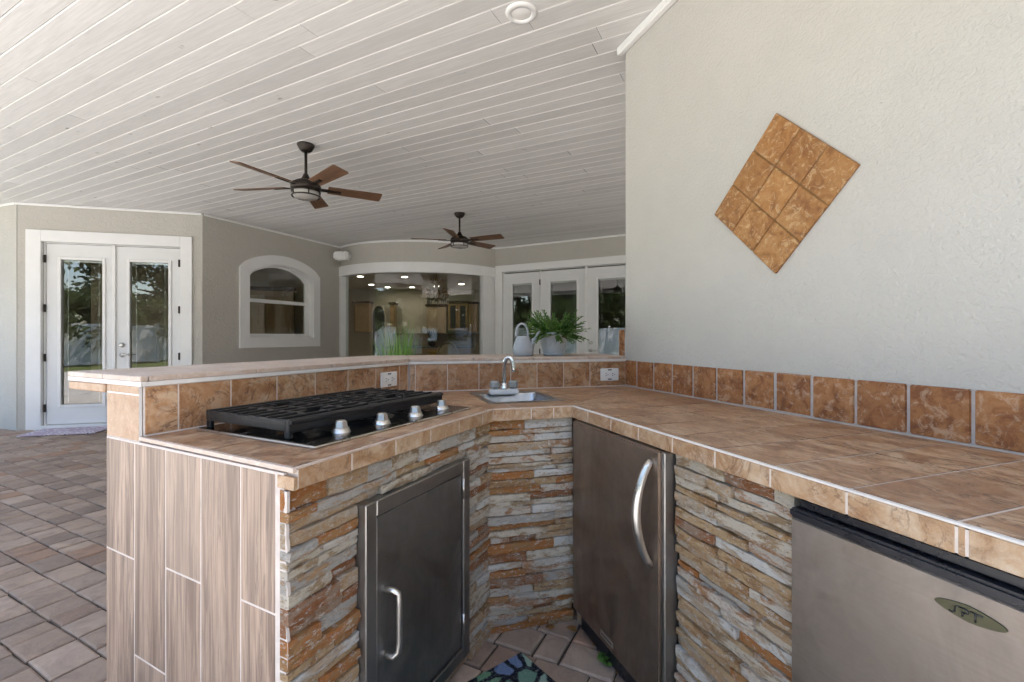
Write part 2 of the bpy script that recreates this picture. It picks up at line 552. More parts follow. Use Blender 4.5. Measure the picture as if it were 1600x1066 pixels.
class Fr:
    """a frame on the ground plan: local x along the face, local y into it, z up"""
    def __init__(s, p, q=None, ang=None):
        s.p = Vector((p[0], p[1]))
        if q is not None:
            d = Vector((q[0], q[1])) - s.p
            s.L = d.length
            s.a = math.atan2(d.y, d.x)
        else:
            s.a = ang
            s.L = 0
        s.u = Vector((math.cos(s.a), math.sin(s.a)))
        s.n = Vector((-s.u.y, s.u.x))
        s.M = Matrix.Translation((p[0], p[1], 0)) @ Matrix.Rotation(s.a, 4, 'Z')

    def pt(s, x, y=0.0):
        return s.p + s.u * x + s.n * y


def box_vf(hx, hy, hz):
    v = [(x, y, z) for x in (-hx, hx) for y in (-hy, hy) for z in (-hz, hz)]
    f = [(0, 1, 3, 2), (4, 6, 7, 5), (0, 4, 5, 1), (2, 3, 7, 6), (0, 2, 6, 4), (1, 5, 7, 3)]
    return v, f


def box(name, fr, x0, x1, y0, y1, z0, z1, m, parent=None, bev=0.0, seg=1, **kw):
    c = Vector(((x0 + x1) / 2, (y0 + y1) / 2, (z0 + z1) / 2))
    v, f = box_vf(abs(x1 - x0) / 2, abs(y1 - y0) / 2, abs(z1 - z0) / 2)
    return mesh_obj(name, v, f, m, parent, fr.M @ Matrix.Translation(c), False, bev, seg, **kw)


def area2(p):
    return sum(p[i][0] * p[(i + 1) % len(p)][1] - p[(i + 1) % len(p)][0] * p[i][1] for i in range(len(p))) / 2


def prism(name, poly, z0, z1, m, parent=None, ang=0.0, bev=0.0, **kw):
    poly = [Vector((p[0], p[1])) for p in poly]
    if area2(poly) < 0:
        poly = poly[::-1]
    c = sum(poly, Vector((0, 0))) / len(poly)
    rot = Matrix.Rotation(-ang, 2)
    loc = [rot @ (p - c) for p in poly]
    h = (z1 - z0) / 2
    k = len(loc)
    v = [(p.x, p.y, -h) for p in loc] + [(p.x, p.y, h) for p in loc]
    f = [tuple(range(k))[::-1], tuple(range(k, 2 * k))] + [(i, (i + 1) % k, k + (i + 1) % k, k + i) for i in range(k)]
    wm = Matrix.Translation((c.x, c.y, (z0 + z1) / 2)) @ Matrix.Rotation(ang, 4, 'Z')
    return mesh_obj(name, v, f, m, parent, wm, False, bev, **kw)


def plate(name, fr, poly, y0, y1, m, parent=None, bev=0.0, **kw):
    """extruded outline in the x-z plane of a frame"""
    if area2(poly) < 0:
        poly = poly[::-1]
    k = len(poly)
    cx = sum(p[0] for p in poly) / k
    cz = sum(p[1] for p in poly) / k
    h = (y1 - y0) / 2
    v = [(p[0] - cx, -h, p[1] - cz) for p in poly] + [(p[0] - cx, h, p[1] - cz) for p in poly]
    f = [tuple(range(k)), tuple(range(k, 2 * k))[::-1]] + [((i + 1) % k, i, k + i, k + (i + 1) % k) for i in range(k)]
    return fixn(mesh_obj(name, v, f, m, parent, fr.M @ Matrix.Translation((cx, (y0 + y1) / 2, cz)), False, bev, **kw))


def lathe_vf(prof, seg=24):
    v, f = [], []
    k = len(prof)
    for i in range(seg):
        a = 2 * math.pi * i / seg
        for r, z in prof:
            v.append((r * math.cos(a), r * math.sin(a), z))
    for i in range(seg):
        j = (i + 1) % seg
        for q in range(k - 1):
            f.append((i * k + q, j * k + q, j * k + q + 1, i * k + q + 1))
    return v, f


def lathe(name, prof, m, parent=None, wm=None, seg=24, smooth=True, **kw):
    v, f = lathe_vf(prof, seg)
    o = fixn(mesh_obj(name, v, f, m, parent, wm, smooth, **kw))
    return o


def tube_vf(pts, rad, seg=10, cap=True, flat=1.0):
    pts = [Vector(p) for p in pts]
    n = len(pts)
    rads = rad if isinstance(rad, (list, tuple)) else [rad] * n
    v, f = [], []
    t0 = (pts[1] - pts[0]).normalized()
    up = Vector((0, 0, 1)) if abs(t0.z) < 0.9 else Vector((1, 0, 0))
    a = t0.cross(up).normalized()
    for i in range(n):
        t = (pts[min(i + 1, n - 1)] - pts[max(i - 1, 0)]).normalized()
        a = (a - t * a.dot(t)).normalized()
        b = t.cross(a)
        for k in range(seg):
            g = 2 * math.pi * k / seg
            v.append(tuple(pts[i] + a * math.cos(g) * rads[i] + b * math.sin(g) * rads[i] * flat))
    for i in range(n - 1):
        for k in range(seg):
            l = (k + 1) % seg
            f.append((i * seg + k, i * seg + l, (i + 1) * seg + l, (i + 1) * seg + k))
    if cap:
        f.append(tuple(range(seg))[::-1])
        f.append(tuple(range((n - 1) * seg, n * seg)))
    return v, f


def tube(name, pts, rad, m, parent=None, wm=None, seg=10, flat=1.0, **kw):
    v, f = tube_vf(pts, rad, seg, True, flat)
    return mesh_obj(name, v, f, m, parent, wm, True, **kw)


class MB:
    """collects shapes for ONE mesh"""
    def __init__(s):
        s.v, s.f = [], []

    def add(s, vf, mat=None):
        k = len(s.v)
        s.v += [tuple(mat @ Vector(p)) for p in vf[0]] if mat is not None else vf[0]
        s.f += [tuple(i + k for i in q) for q in vf[1]]
        return s

    def box(s, x0, x1, y0, y1, z0, z1):
        v, f = box_vf((x1 - x0) / 2, (y1 - y0) / 2, (z1 - z0) / 2)
        return s.add((v, f), Matrix.Translation(((x0 + x1) / 2, (y0 + y1) / 2, (z0 + z1) / 2)))

    def build(s, name, m, parent=None, wm=None, smooth=False, bev=0.0, **kw):
        return mesh_obj(name, s.v, s.f, m, parent, wm, smooth, bev, **kw)


def copy_tree(o, parent=None):
    c = o.copy()
    col.objects.link(c)
    if parent is not None:
        c.parent = parent
    for ch in [x for x in bpy.data.objects if x.parent == o]:
        copy_tree(ch, c)
    return c


def clip(poly, p, n):
    out = []
    k = len(poly)
    for i in range(k):
        a, b = poly[i], poly[(i + 1) % k]
        da, db = (a - p).dot(n), (b - p).dot(n)
        if da >= 0:
            out.append(a)
        if (da >= 0) != (db >= 0):
            out.append(a + (b - a) * (da / (da - db)))
    return out


def clip_in(poly, region):
    k = len(region)
    for i in range(k):
        a, b = region[i], region[(i + 1) % k]
        d = b - a
        poly = clip(poly, a, Vector((-d.y, d.x)))
        if len(poly) < 3:
            return []
    return poly


def minus(poly, region):
    out = []
    k = len(region)
    for i in range(k):
        a, b = region[i], region[(i + 1) % k]
        d = b - a
        nn = Vector((-d.y, d.x))
        o = clip(poly, a, -nn)
        if len(o) >= 3 and abs(area2(o)) > 2e-5:
            out.append(o)
        poly = clip(poly, a, nn)
        if len(poly) < 3:
            break
    return out


def ccw(p):
    p = [Vector(q) for q in p]
    return p if area2(p) > 0 else p[::-1]


def isect(p, u, q, w):
    d = u.x * w.y - u.y * w.x
    t = ((q.x - p.x) * w.y - (q.y - p.y) * w.x) / d
    return p + u * t


# ------------------------------------------------------------------ plan of the place (metres)
CE = 2.93
PA, PB, PC = Vector((-6.366, 5.914)), Vector((-4.329, 6.442)), Vector((-3.293, 8.846))
PM, PE, PG = Vector((-1.714, 8.225)), Vector((-0.333, 8.968)), Vector((1.850, 7.777))
A = Vector((-0.483, 1.0235)); BC = Vector((-0.083, 1.848)); CC = Vector((0.259, 1.942))
W0 = Vector((0.673, 2.729)); L0 = Vector((-1.072, 1.339)); L1 = Vector((-0.543, 2.400))
FD = Fr(PA, PB); FW = Fr(PB, PC); FF = Fr(PE, PG)
FRW = Fr(W0, ang=R(-70.0)); FRC = Fr(CC, ang=R(-70.1))
FL = Fr(A, BC); FM = Fr(CC - (CC - BC), CC); FLB = Fr(L0, L1); FMB = Fr(L1, W0)
L0o = L0 + Vector((-0.889, 0.457)) * 0.195
FE = Fr(L0o, A)
FP = Fr((0, 0), ang=R(-27.2))            # ceiling boards and pavers: x along the boards
FX = Fr((0, 0), ang=0.0)

# ------------------------------------------------------------------ ground, floor
gx = 400
mesh_obj('ground', [(-gx, -gx, -0.12), (gx, -gx, -0.12), (gx, gx, -0.12), (-gx, gx, -0.12)], [(0, 1, 2, 3)], MT['lawn'], kind='structure')
prism('sunlit_patio_slab', [(-13, -7.5), (13, -7.5), (13, 6), (-13, 6)], -0.11, -0.045, MT['deck'], kind='structure')
floor = prism('patio_floor', [FP.pt(-8.6, 0.2), FP.pt(3.2, 0.2), FP.pt(3.2, 9.2), FP.pt(-8.6, 9.2)], -0.044, -0.012, MT['joint'], kind='structure')

PV = 0.1485
cells = []
row = 0
n0 = 0.25
while n0 < 7.6:
    x = -8.6 - random.random() * 0.2
    while x < 2.6:
        w = random.choice((0.105, 0.152, 0.152, 0.165, 0.205))
        c = FP.pt(x + w / 2, n0 + PV / 2)
        cells.append((x, w, n0, c))
        x += w
    n0 += PV


def seen(c):
    if c.y < 1.45:
        return False
    px = 800 + 720 * c.x / c.y
    py = 526 + 720 * 1.205 / c.y
    if px < -12 or py > 1085:
        return False
    if px < 190:
        return py > 660
    return 690 < px < 1060 and py > 940


def paver_vf(w, h, j=0.003, b=0.008):
    hx, hy = w / 2 - 0.004, h / 2 - 0.004
    t = 0.0
    rj = lambda: random.uniform(-j, j)
    lo = [(-hx + rj(), -hy + rj()), (hx + rj(), -hy + rj()), (hx + rj(), hy + rj()), (-hx + rj(), hy + rj())]
    hi = [(p[0] - math.copysign(b, p[0]), p[1] - math.copysign(b, p[1])) for p in lo]
    tz = random.uniform(-0.002, 0.002)
    v = [(p[0], p[1], -0.014) for p in lo] + [(p[0], p[1], -0.005 + tz) for p in lo] + [(p[0], p[1], tz + rj() * 0.4) for p in hi]
    f = [(8, 9, 10, 11)]
    for a0 in (0, 4):
        for i in range(4):
            k = (i + 1) % 4
            f.append((a0 + i, a0 + k, a0 + 4 + k, a0 + 4 + i))
    return v, f


vis = sorted([c for c in cells if seen(c[3])], key=lambda c: c[3].length)
near = set(id(c) for c in vis[:298])
rest = MB()
for c in cells:
    x, w, n0, ctr = c
    wm = FP.M @ Matrix.Translation((x + w / 2, n0 + PV / 2, 0))
    if id(c) in near:
        v, f = paver_vf(w, PV)
        mesh_obj('paver', v, f, MT['paver'], floor, wm)
    elif ctr.y > 1.2 and ctr.x < 1.2 and ctr.y < 7.4:
        rest.add(paver_vf(w, PV), wm)
rest.build('paver_field', MT['paver'], floor, kind='stuff')

# ------------------------------------------------------------------ ceiling boards
ceil = prism('ceiling', [FP.pt(-9.2, -0.35), FP.pt(5.3, -0.35), FP.pt(5.3, 9.3), FP.pt(-9.2, 9.3)], CE + 0.022, CE + 0.04, MT['gap_shade'], kind='structure')
PITCH = 0.1285
n0 = -0.33
while n0 < 8.75:
    x = -9.1
    cuts = []
    xx = x + random.uniform(1.6, 4.6)
    while xx < 4.0:
        cuts.append(xx)
        xx += random.uniform(3.0, 4.9)
    for a0, b0 in zip([x] + cuts, cuts + [5.2]):
        hx, hy = (b0 - a0) / 2 - 0.0008, PITCH / 2 - 0.0006
        b, t = 0.0045, 0.016
        dz = random.uniform(-0.0006, 0.0006)
        P = [(-hx, -hy), (hx, -hy), (hx, hy), (-hx, hy)]
        Q = [(-hx + 0.0006, -hy + b), (hx - 0.0006, -hy + b), (hx - 0.0006, hy - b), (-hx + 0.0006, hy - b)]
        v = [(p[0], p[1], dz) for p in Q] + [(p[0], p[1], b) for p in P] + [(p[0], p[1], t) for p in P]
        f = [(3, 2, 1, 0)]
        for s0 in (0, 4):
            for i in range(4):
                k = (i + 1) % 4
                f.append((s0 + i, s0 + k, s0 + 4 + k, s0 + 4 + i))
        mesh_obj('ceiling_board', v, f, MT['board'], ceil, FP.M @ Matrix.Translation(((a0 + b0) / 2, n0 + PITCH / 2, CE)))
    n0 += PITCH
box('fascia_board', FP, -9.3, 5.3, -0.40, -0.362, CE - 0.14, CE + 0.2, MT['white'], ceil, 0.004)

# ------------------------------------------------------------------ the house
house = thing('house', (PB.x, PB.y, 0), 'beige stucco house with french doors, arched window and bowed glass wall', 'house')
box('roof', FP, -9.4, 5.4, -0.36, 17.5, CE + 0.05, CE + 0.22, plain('roof_shingle', (0.12, 0.10, 0.09), 0.9), house)
prism('roof_wing', [(3.2, 7.6), (6.4, 5.9), (6.4, 16.3), (-9.4, 16.3), (-9.4, 9.0)], CE + 0.045, CE + 0.23, plain('wing_shingle', (0.12, 0.10, 0.09), 0.9), house)
T = 0.16
# door wall
box('wall', FD, 0, 0.21, 0, T, -0.05, CE, MT['stucco_house'], house, label='stucco wall beside the left french doors')
box('wall', FD, 1.90, 2.105, 0, T, -0.05, CE, MT['stucco_house'], house)
box('wall', FD, 0.21, 1.90, 0, T, 2.50, CE, MT['stucco_house'], house)
FA2 = Fr(PA + Vector((-0.94, 0.33)) * 3.0, PA)
box('wall', FA2, 0, 3.0, 0.0, T, -0.05, CE, MT['stucco_house'], house)


def crown(fr, x0, x1, parent):
    box('crown_strip', fr, x0, x1, -0.022, -0.001, CE - 0.032, CE - 0.003, MT['white'], parent, 0.004)


crown(FD, 0.0, 2.10, house)
crown(FA2, 1.0, 3.0, house)


def leaf_door(par, fr, x0, x1, zb, zt, gx0, gx1, gz0, gz1, cords=True):
    """one glazed door leaf: frame round the pane, moulding, pane"""
    y = 0.035
    lf = MB()
    for (a, b, c, d) in ((x0, gx0, zb, zt), (gx1, x1, zb, zt), (gx0, gx1, gz1, zt), (gx0, gx1, zb, gz0)):
        lf.box(a, b, y, y + 0.045, c, d)
    lf.build('door_leaf', MT['whited'], par, fr.M)
    mo = MB()
    w = 0.032
    for (a, b, c, d) in ((gx0 - w, gx0 + 0.004, gz0 - w, gz1 + w), (gx1 - 0.004, gx1 + w, gz0 - w, gz1 + w), (gx0 + 0.004, gx1 - 0.004, gz1 - 0.004, gz1 + w), (gx0 + 0.004, gx1 - 0.004, gz0 - w, gz0 + 0.004)):
        mo.box(a, b, y - 0.016, y - 0.001, c, d)
    mo.build('glazing_bead', MT['white'], par, fr.M, False, 0.004)
    box('pane', fr, gx0, gx1, y + 0.018, y + 0.024, gz0, gz1, MT['glass'], par)
    box('blind_headrail', fr, gx0 + 0.01, gx1 - 0.01, y + 0.027, y + 0.042, gz1 - 0.03, gz1 - 0.002, MT['white'], par)
    if cords:
        for xx in (gx0 + 0.06, gx1 - 0.06):
            box('blind_cord', fr, xx - 0.002, xx + 0.002, y + 0.028, y + 0.031, gz0 + 0.02, gz1 - 0.03, MT['platew'], par)


def casing(name, fr, xo0, xi0, xi1, xo1, zi, zo, par, label, zb=-0.04, m='white'):
    mb = MB()
    mb.box(xo0, xi0, -0.028, 0.03, zb, zo)
    mb.box(xi1, xo1, -0.028, 0.03, zb, zo)
    mb.box(xi0, xi1, -0.028, 0.03, zi, zo)
    mb.box(xi0, xi0 + 0.02, 0.0305, 0.15, zb, zi)
    mb.box(xi1 - 0.02, xi1, 0.0305, 0.15, zb, zi)
    mb.box(xi0 + 0.02, xi1 - 0.02, 0.0305, 0.15, zi - 0.012, zi)
    return mb.build(name, MT[m], par, fr.M, False, 0.004, label=label)


fd = casing('french_door', FD, 0.113, 0.273, 1.845, 1.986, 2.44, 2.588, house, 'white double french doors with tall glass beside the arched window')
leaf_door(fd, FD, 0.300, 1.040, 0.054, 2.421, 0.458, 0.922, 0.305, 2.222)
leaf_door(fd, FD, 1.068, 1.824, 0.054, 2.421, 1.227, 1.687, 0.305, 2.222)
box('astragal', FD, 1.037, 1.070, 0.012, 0.034, 0.054, 2.424, MT['white'], fd, 0.003)
box('threshold', FD, 0.2735, 1.8445, -0.03, 0.14, -0.03, 0.046, MT['white'], fd, 0.004)
for xx in (0.289, 1.814):
    for zz in (0.27, 0.93, 1.575, 2.22):
        box('hinge', FD, xx - 0.009, xx + 0.009, 0.008, 0.0345, zz - 0.05, zz + 0.05, MT['bronze'], fd, 0.002)
lathe('deadbolt', [(0.0, 0.03), (0.024, 0.03), (0.03, 0.022), (0.033, 0.0)], MT['satin'], fd, FD.M @ Matrix.Translation((1.137, 0.034, 1.09)) @ Matrix.Rotation(R(90), 4, 'X'), 16)
hv = MB()
hv.add(lathe_vf([(0.0, 0.012), (0.028, 0.012), (0.032, 0.0)], 16), Matrix.Rotation(R(90), 4, 'X'))
hv.add(tube_vf([(0, -0.01, 0), (0, -0.05, 0), (0.02, -0.06, 0), (0.06, -0.06, 0.004), (0.11, -0.055, 0)], 0.008, 8))
hv.build('lever_handle', MT['satin'], fd, FD.M @ Matrix.Translation((1.14, 0.034, 0.955)), True)

# window wall with the arched window
WX0, WX1, WZ0 = 0.545, 2.090, 1.03
WZS, WZT = 2.262, 2.535
IX0, IX1, IZ0 = 0.702, 1.949, 1.18


def arc(x0, x1, zs, zt, k=16):
    return [(x0 + (x1 - x0) * i / k, zs + (zt - zs) * (1 - (2 * i / k - 1) ** 2) ** 0.72) for i in range(k + 1)]


oa = arc(WX0, WX1, WZS, WZT)
IZS, IZT = 2.165, 2.385
ia = arc(IX0, IX1, IZS, IZT)
box('wall', FW, 0.0, IX0 - 0.02, 0, T, -0.05, CE, MT['stucco_house'], house, label='shaded stucco wall round the arched window')
box('wall', FW, IX1 + 0.02, FW.L, 0, T, -0.05, CE, MT['stucco_house'], house)
box('wall', FW, IX0 - 0.02, IX1 + 0.02, 0, T, -0.05, IZ0 - 0.01, MT['stucco_house'], house)
plate('wall', FW, [(IX0 - 0.02, CE), (IX0 - 0.02, IZS)] + [(p[0], p[1] + 0.006) for p in ia] + [(IX1 + 0.02, IZS), (IX1 + 0.02, CE)], 0, T, MT['stucco_house'], house)
crown(FW, 0.02, FW.L - 0.01, house)
# casing ring: outer outline with the inner outline, as strips
outer = [(WX0, WZ0)] + oa + [(WX1, WZ0)]
inner = [(IX0, IZ0)] + ia + [(IX1, IZ0)]


def ring(name, fr, outer, inner, y0, y1, m, par, **kw):
    k = len(outer)
    v = [(p[0], y0, p[1]) for p in outer] + [(p[0], y0, p[1]) for p in inner] + [(p[0], y1, p[1]) for p in outer] + [(p[0], y1, p[1]) for p in inner]
    f = []
    for i in range(k):
        j = (i + 1) % k
        f += [(i, j, k + j, k + i), (2 * k + i, 3 * k + i, 3 * k + j, 2 * k + j), (i, 2 * k + i, 2 * k + j, j), (k + i, k + j, 3 * k + j, 3 * k + i)]
    return fixn(mesh_obj(name, v, f, m, par, fr.M, **kw))


win = ring('arched_window', FW, outer, inner, -0.03, 0.012, MT['white'], house, label='white arched window with two sashes in the shaded wall')


def shrink(pts, d, cx, cz):
    return [(p[0] + (d if p[0] < cx else -d) * (1 if abs(p[0] - cx) > 0.05 else 0), p[1] - d if p[1] > cz else p[1] + d) for p in pts]


in2 = [(IX0 + 0.012, IZ0 + 0.012)] + arc(IX0 + 0.012, IX1 - 0.012, IZS - 0.012, IZT - 0.014) + [(IX1 - 0.012, IZ0 + 0.012)]
in3 = [(IX0 + 0.055, IZ0 + 0.07)] + arc(IX0 + 0.055, IX1 - 0.10, IZS - 0.04, IZT - 0.045) + [(IX1 - 0.10, IZ0 + 0.07)]
ring('reveal', FW, inner, in2, 0.013, 0.15, MT['white'], win)
ring('sash', FW, in2, in3, 0.085, 0.12, MT['white'], win)
box('meeting_rail', FW, IX0 + 0.056, IX1 - 0.101, 0.078, 0.125, 1.748, 1.806, MT['white'], win, 0.006)
plate('upper_pane', FW, [(IX0 + 0.056, 1.807)] + arc(IX0 + 0.056, IX1 - 0.101, IZS - 0.041, IZT - 0.046) + [(IX1 - 0.101, 1.807)], 0.098, 0.104, MT['glass'], win)
box('lower_pane', FW, IX0 + 0.056, IX1 - 0.101, 0.098, 0.104, IZ0 + 0.071, 1.747, MT['glass'], win)
box('sill', FW, IX0 + 0.014, IX1 - 0.014, 0.014, 0.084, IZ0 + 0.0125, IZ0 + 0.03, MT['white'], win, 0.004)

# bowed wall: circle through C, M, E
def circle3(a, b, c):
    d = 2 * (a.x * (b.y - c.y) + b.x * (c.y - a.y) + c.x * (a.y - b.y))
    ux = (a.length_squared * (b.y - c.y) + b.length_squared * (c.y - a.y) + c.length_squared * (a.y - b.y)) / d
    uy = (a.length_squared * (c.x - b.x) + b.length_squared * (a.x - c.x) + c.length_squared * (b.x - a.x)) / d
    o = Vector((ux, uy))
    return o, (a - o).length


BO, BR = circle3(PC, PM, PE)


def bow_a(p):
    return math.atan2(p.y - BO.y, p.x - BO.x)


aC, aE = bow_a(PC), bow_a(PE)
if aC > 0:
    aC -= 2 * math.pi
if aE > 0:
    aE -= 2 * math.pi


def bow_band(name, r0, r1, z0, z1, a0, a1, m, par, k=24, **kw):
    v, f = [], []
    for i in range(k + 1):
        a = a0 + (a1 - a0) * i / k
        for r, z in ((r0, z0), (r1, z0), (r1, z1), (r0, z1)):
            v.append((BO.x + r * math.cos(a), BO.y + r * math.sin(a), z))
    for i in range(k):
        for q in range(4):
            f.append((i * 4 + q, i * 4 + (q + 1) % 4, (i + 1) * 4 + (q + 1) % 4, (i + 1) * 4 + q))
    f += [(0, 1, 2, 3), (k * 4 + 3, k * 4 + 2, k * 4 + 1, k * 4)]
    o = mesh_obj(name, v, f, m, par, **kw)
    fixn(o)
    return o


bow_band('wall', BR - 0.16, BR, 2.44, CE, aC, aE, MT['stucco_house'], house, label='curved stucco band above the bowed glass')
bow_band('crown_strip', BR + 0.001, BR + 0.024, CE - 0.034, CE - 0.003, aC, aE, MT['white'], house)
bw = bow_band('bow_window', BR + 0.001, BR + 0.04, 2.352, 2.535, aC, aE, MT['white'], house, label='curved frameless glass wall showing the kitchen')
bow_band('head_soffit', BR - 0.12, BR, 2.352, 2.439, aC, aE, MT['white'], bw)


def bow_px(px):
    """angle on the bow where the sight line of a photo column meets it"""
    d = Vector(((px - 800) / 720, 1)).normalized()
    b = -(BO.dot(d))
    c = BO.length_squared - BR * BR
    t = -b - math.sqrt(b * b - c)
    p = d * t
    a = bow_a(p)
    return a - 2 * math.pi if a > 0 else a


seams = [aC + 0.012] + [bow_px(x) for x in (583, 617, 659, 700.6, 739)] + [bow_px(753)]
for a0, a1 in zip(seams[:-1], seams[1:]):
    g = 0.0012
    p0 = BO + Vector((math.cos(a0 + g), math.sin(a0 + g))) * (BR - 0.05)
    p1 = BO + Vector((math.cos(a1 - g), math.sin(a1 - g))) * (BR - 0.05)
    f0 = Fr(p0, p1)
    box('glass_panel', f0, 0, f0.L, 0, 0.008, 0.03, 2.352, MT['glass'], bw)
bow_band('bottom_track', BR - 0.10, BR + 0.02, -0.03, 0.028, aC, aE, MT['white'], bw)
fC = Fr(PC, ang=FW.a - R(90) + 0.9)
bow_band('side_jamb', BR - 0.12, BR + 0.03, 0.029, 2.351, aC, aC + 0.0115 * 4, MT['white'], bw, 2)
bow_band('side_jamb', BR - 0.10, BR + 0.03, 0.029, 2.351, bow_px(754), bow_px(766), MT['white'], bw, 2)
bow_band('side_jamb', BR - 0.12, BR + 0.015, 0.029, 2.351, bow_px(767), aE, MT['white'], bw, 2)
box('wall', FF, -0.02, 0.03, 0, T, -0.05, CE, MT['stucco_house'], house)

# far wall with three glazed doors
box('wall', FF, 0.031, 7.0, 0, T, 2.48, CE, MT['stucco_house'], house, label='stucco band above the three far glass doors')
box('wall', FF, 2.85, 7.0, 0, T, -0.05, 2.48, MT['stucco_house'], house)
crown(FF, 0.0, 7.0, house)
fdd = casing('triple_french_door', FF, 0.017, 0.165, 2.72, 2.86, 2.445, 2.572, house, 'row of three white glass doors behind the potted plant')
for (x0, x1) in ((0.183, 0.945), (0.972, 1.832), (1.876, 2.705)):
    leaf_door(fdd, FF, x0, x1, 0.05, 2.41, x0 + 0.19, x1 - 0.155, 0.30, 2.21)
box('mullion', FF, 0.946, 0.971, 0.02, 0.08, 0.05, 2.43, MT['whited'], fdd, 0.003)
box('astragal', FF, 1.830, 1.878, 0.008, 0.034, 0.05, 2.43, MT['white'], fdd, 0.003)
for zz in (0.27, 0.93, 1.58, 2.21):
    box('hinge', FF, 0.952, 0.965, 0.0, 0.0195, zz - 0.05, zz + 0.05, MT['bronze'], fdd)
lathe('deadbolt', [(0.0, 0.03), (0.024, 0.03), (0.03, 0.022), (0.033, 0.0)], MT['satin'], fdd, FF.M @ Matrix.Translation((1.935, 0.034, 1.094)) @ Matrix.Rotation(R(90), 4, 'X'), 16)
hv.build('lever_handle', MT['satin'], fdd, FF.M @ Matrix.Translation((1.935, 0.034, 0.964)), True)

# interior shell, all of it one room cut by two partitions
def wallseg(name, p, q, z0, z1, m, par, t=0.1):
    f = Fr(p, q)
    return box(name, f, 0, f.L, 0, t, z0, z1, m, par)


shell = [(PA.x - 2.82, PA.y + 0.99), (-9.2, 16), (6.0, 16), (6.0, 5.6)]
for a, b in zip(shell[:-1], shell[1:]):
    wallseg('outer_wall', a, b, -0.05, CE, MT['iwall'], house)
wallseg('partition', (-3.36, 9.02), (-5.75, 14.2), 0.0, 2.66, MT['iwall'], house, 0.08)
wallseg('partition', (-0.24, 9.25), (-0.24, 14.2), 0.0, 2.66, MT['iwall'], house, 0.08)
wallseg('partition', (-5.8, 14.3), (-0.1, 14.3), 0.0, 2.66, MT['iwall'], house, 0.08)
wallseg('partition', (-8.5, 9.3), (-4.4, 11.0), 0.0, 2.66, MT['iwall'], house, 0.08)
prism('interior_floor', [(PA.x - 2.7, PA.y + 1.05), PA + Vector((0.05, 0.17)), PB + Vector((-0.12, 0.12)), PC + Vector((-0.12, 0.17)), (-1.72, 8.5), PE + Vector((0.05, 0.2)), (3.3, 7.25), (5.9, 5.85), (5.9, 15.9), (-9.1, 15.9)], -0.04, 0.004, MT['ifloor'], house)
prism('interior_ceiling', [(PA.x - 2.7, PA.y + 1.15), PA + Vector((0.05, 0.22)), PB + Vector((-0.16, 0.16)), PC + Vector((-0.14, 0.22)), (-1.72, 8.5), PE + Vector((0.05, 0.25)), (3.3, 7.35), (5.9, 5.95), (5.9, 15.9), (-9.1, 15.9)], 2.665, 2.68, MT['iceil'], house)

# ------------------------------------------------------------------ right-hand wall block
Wend = FRW.pt(3.4)
poly = [W0, Wend, Wend + FRW.n * 0.32, W0 + FRW.n * 0.32]
wallr = prism('stucco_wall', poly, -0.05, CE, MT['stucco_near'], None, R(-70))
wallr['label'] = 'tall pale stucco wall rising behind the tiled counter'
wallr['category'] = 'wall'
box('crown_strip', FRW, -0.035, 3.3, -0.04, -0.001, CE - 0.05, CE - 0.003, MT['white'], wallr, 0.006)

# diamond of nine ochre tiles
dc = thing('tile_diamond', (*FRW.pt(0.0), 1.7), 'diamond of nine ochre tiles set on the pale stucco wall', 'wall tiles')


def wall_px(fr, px, py):
    r = (px - 800) / 720
    t = (r * fr.p.y - fr.p.x) / (fr.u.x - r * fr.u.y)
    return t, 1.205 - (py - 526) * (fr.p.y + fr.u.y * t) / 720


D4 = [Vector(wall_px(FRW, *p)) for p in ((1216, 176), (1347, 257), (1214, 429), (1118, 336))]
def quad_pt(s, t):
    return (D4[0] * (1 - s) + D4[1] * s) * (1 - t) + (D4[3] * (1 - s) + D4[2] * s) * t


for i in range(3):
    for j in range(3):
        g = 0.005
        q = [quad_pt(i / 3 + g, j / 3 + g), quad_pt((i + 1) / 3 - g, j / 3 + g), quad_pt((i + 1) / 3 - g, (j + 1) / 3 - g), quad_pt(i / 3 + g, (j + 1) / 3 - g)]
        plate('tile', FRW, [(p.x, p.y) for p in q], -0.013 - random.random() * 0.001, -0.001, MT['ochre'], dc, 0.0025)
plate('grout_bed', FRW, [tuple(quad_pt(0.006, 0.006)), tuple(quad_pt(0.994, 0.006)), tuple(quad_pt(0.994, 0.994)), tuple(quad_pt(0.006, 0.994))], -0.008, -0.0006, plain('brown_grout', (0.22, 0.12, 0.05), 0.9), dc)

# ------------------------------------------------------------------ the tiled outdoor kitchen counter
kc = thing('outdoor_kitchen_counter', (CC.x, CC.y, 0), 'L-shaped outdoor kitchen counter with slate top, ledger stone face and raised bar', 'counter')
ZT = 0.915
s_end = 2.35
RF, RWp = CC + FRC.u * s_end, W0 + FRW.u * (s_end + 0.9)
regL, regM, regR = ccw([A, BC, L1, L0]), ccw([BC, CC, W0, L1]), ccw([CC, RF, RWp, W0])
# sink opening
SKO = Vector((-0.099, 1.974)); SKU = Vector((0.955, 0.297)); SKV = Vector((-0.297, 0.955)); SKW, SKD = 0.352, 0.390
def sk(a, b):
    return SKO + SKU * a + SKV * b


hole = ccw([sk(0.02, 0.02), sk(SKW - 0.02, 0.02), sk(SKW - 0.02, SKD - 0.02), sk(0.02, SKD - 0.02)])
for rg in (regL, regM, regR):
    for pc in minus(rg, hole) if rg is regM else [rg]:
        prism('counter_bed', pc, 0.872, 0.9140, MT['grout'], kc)


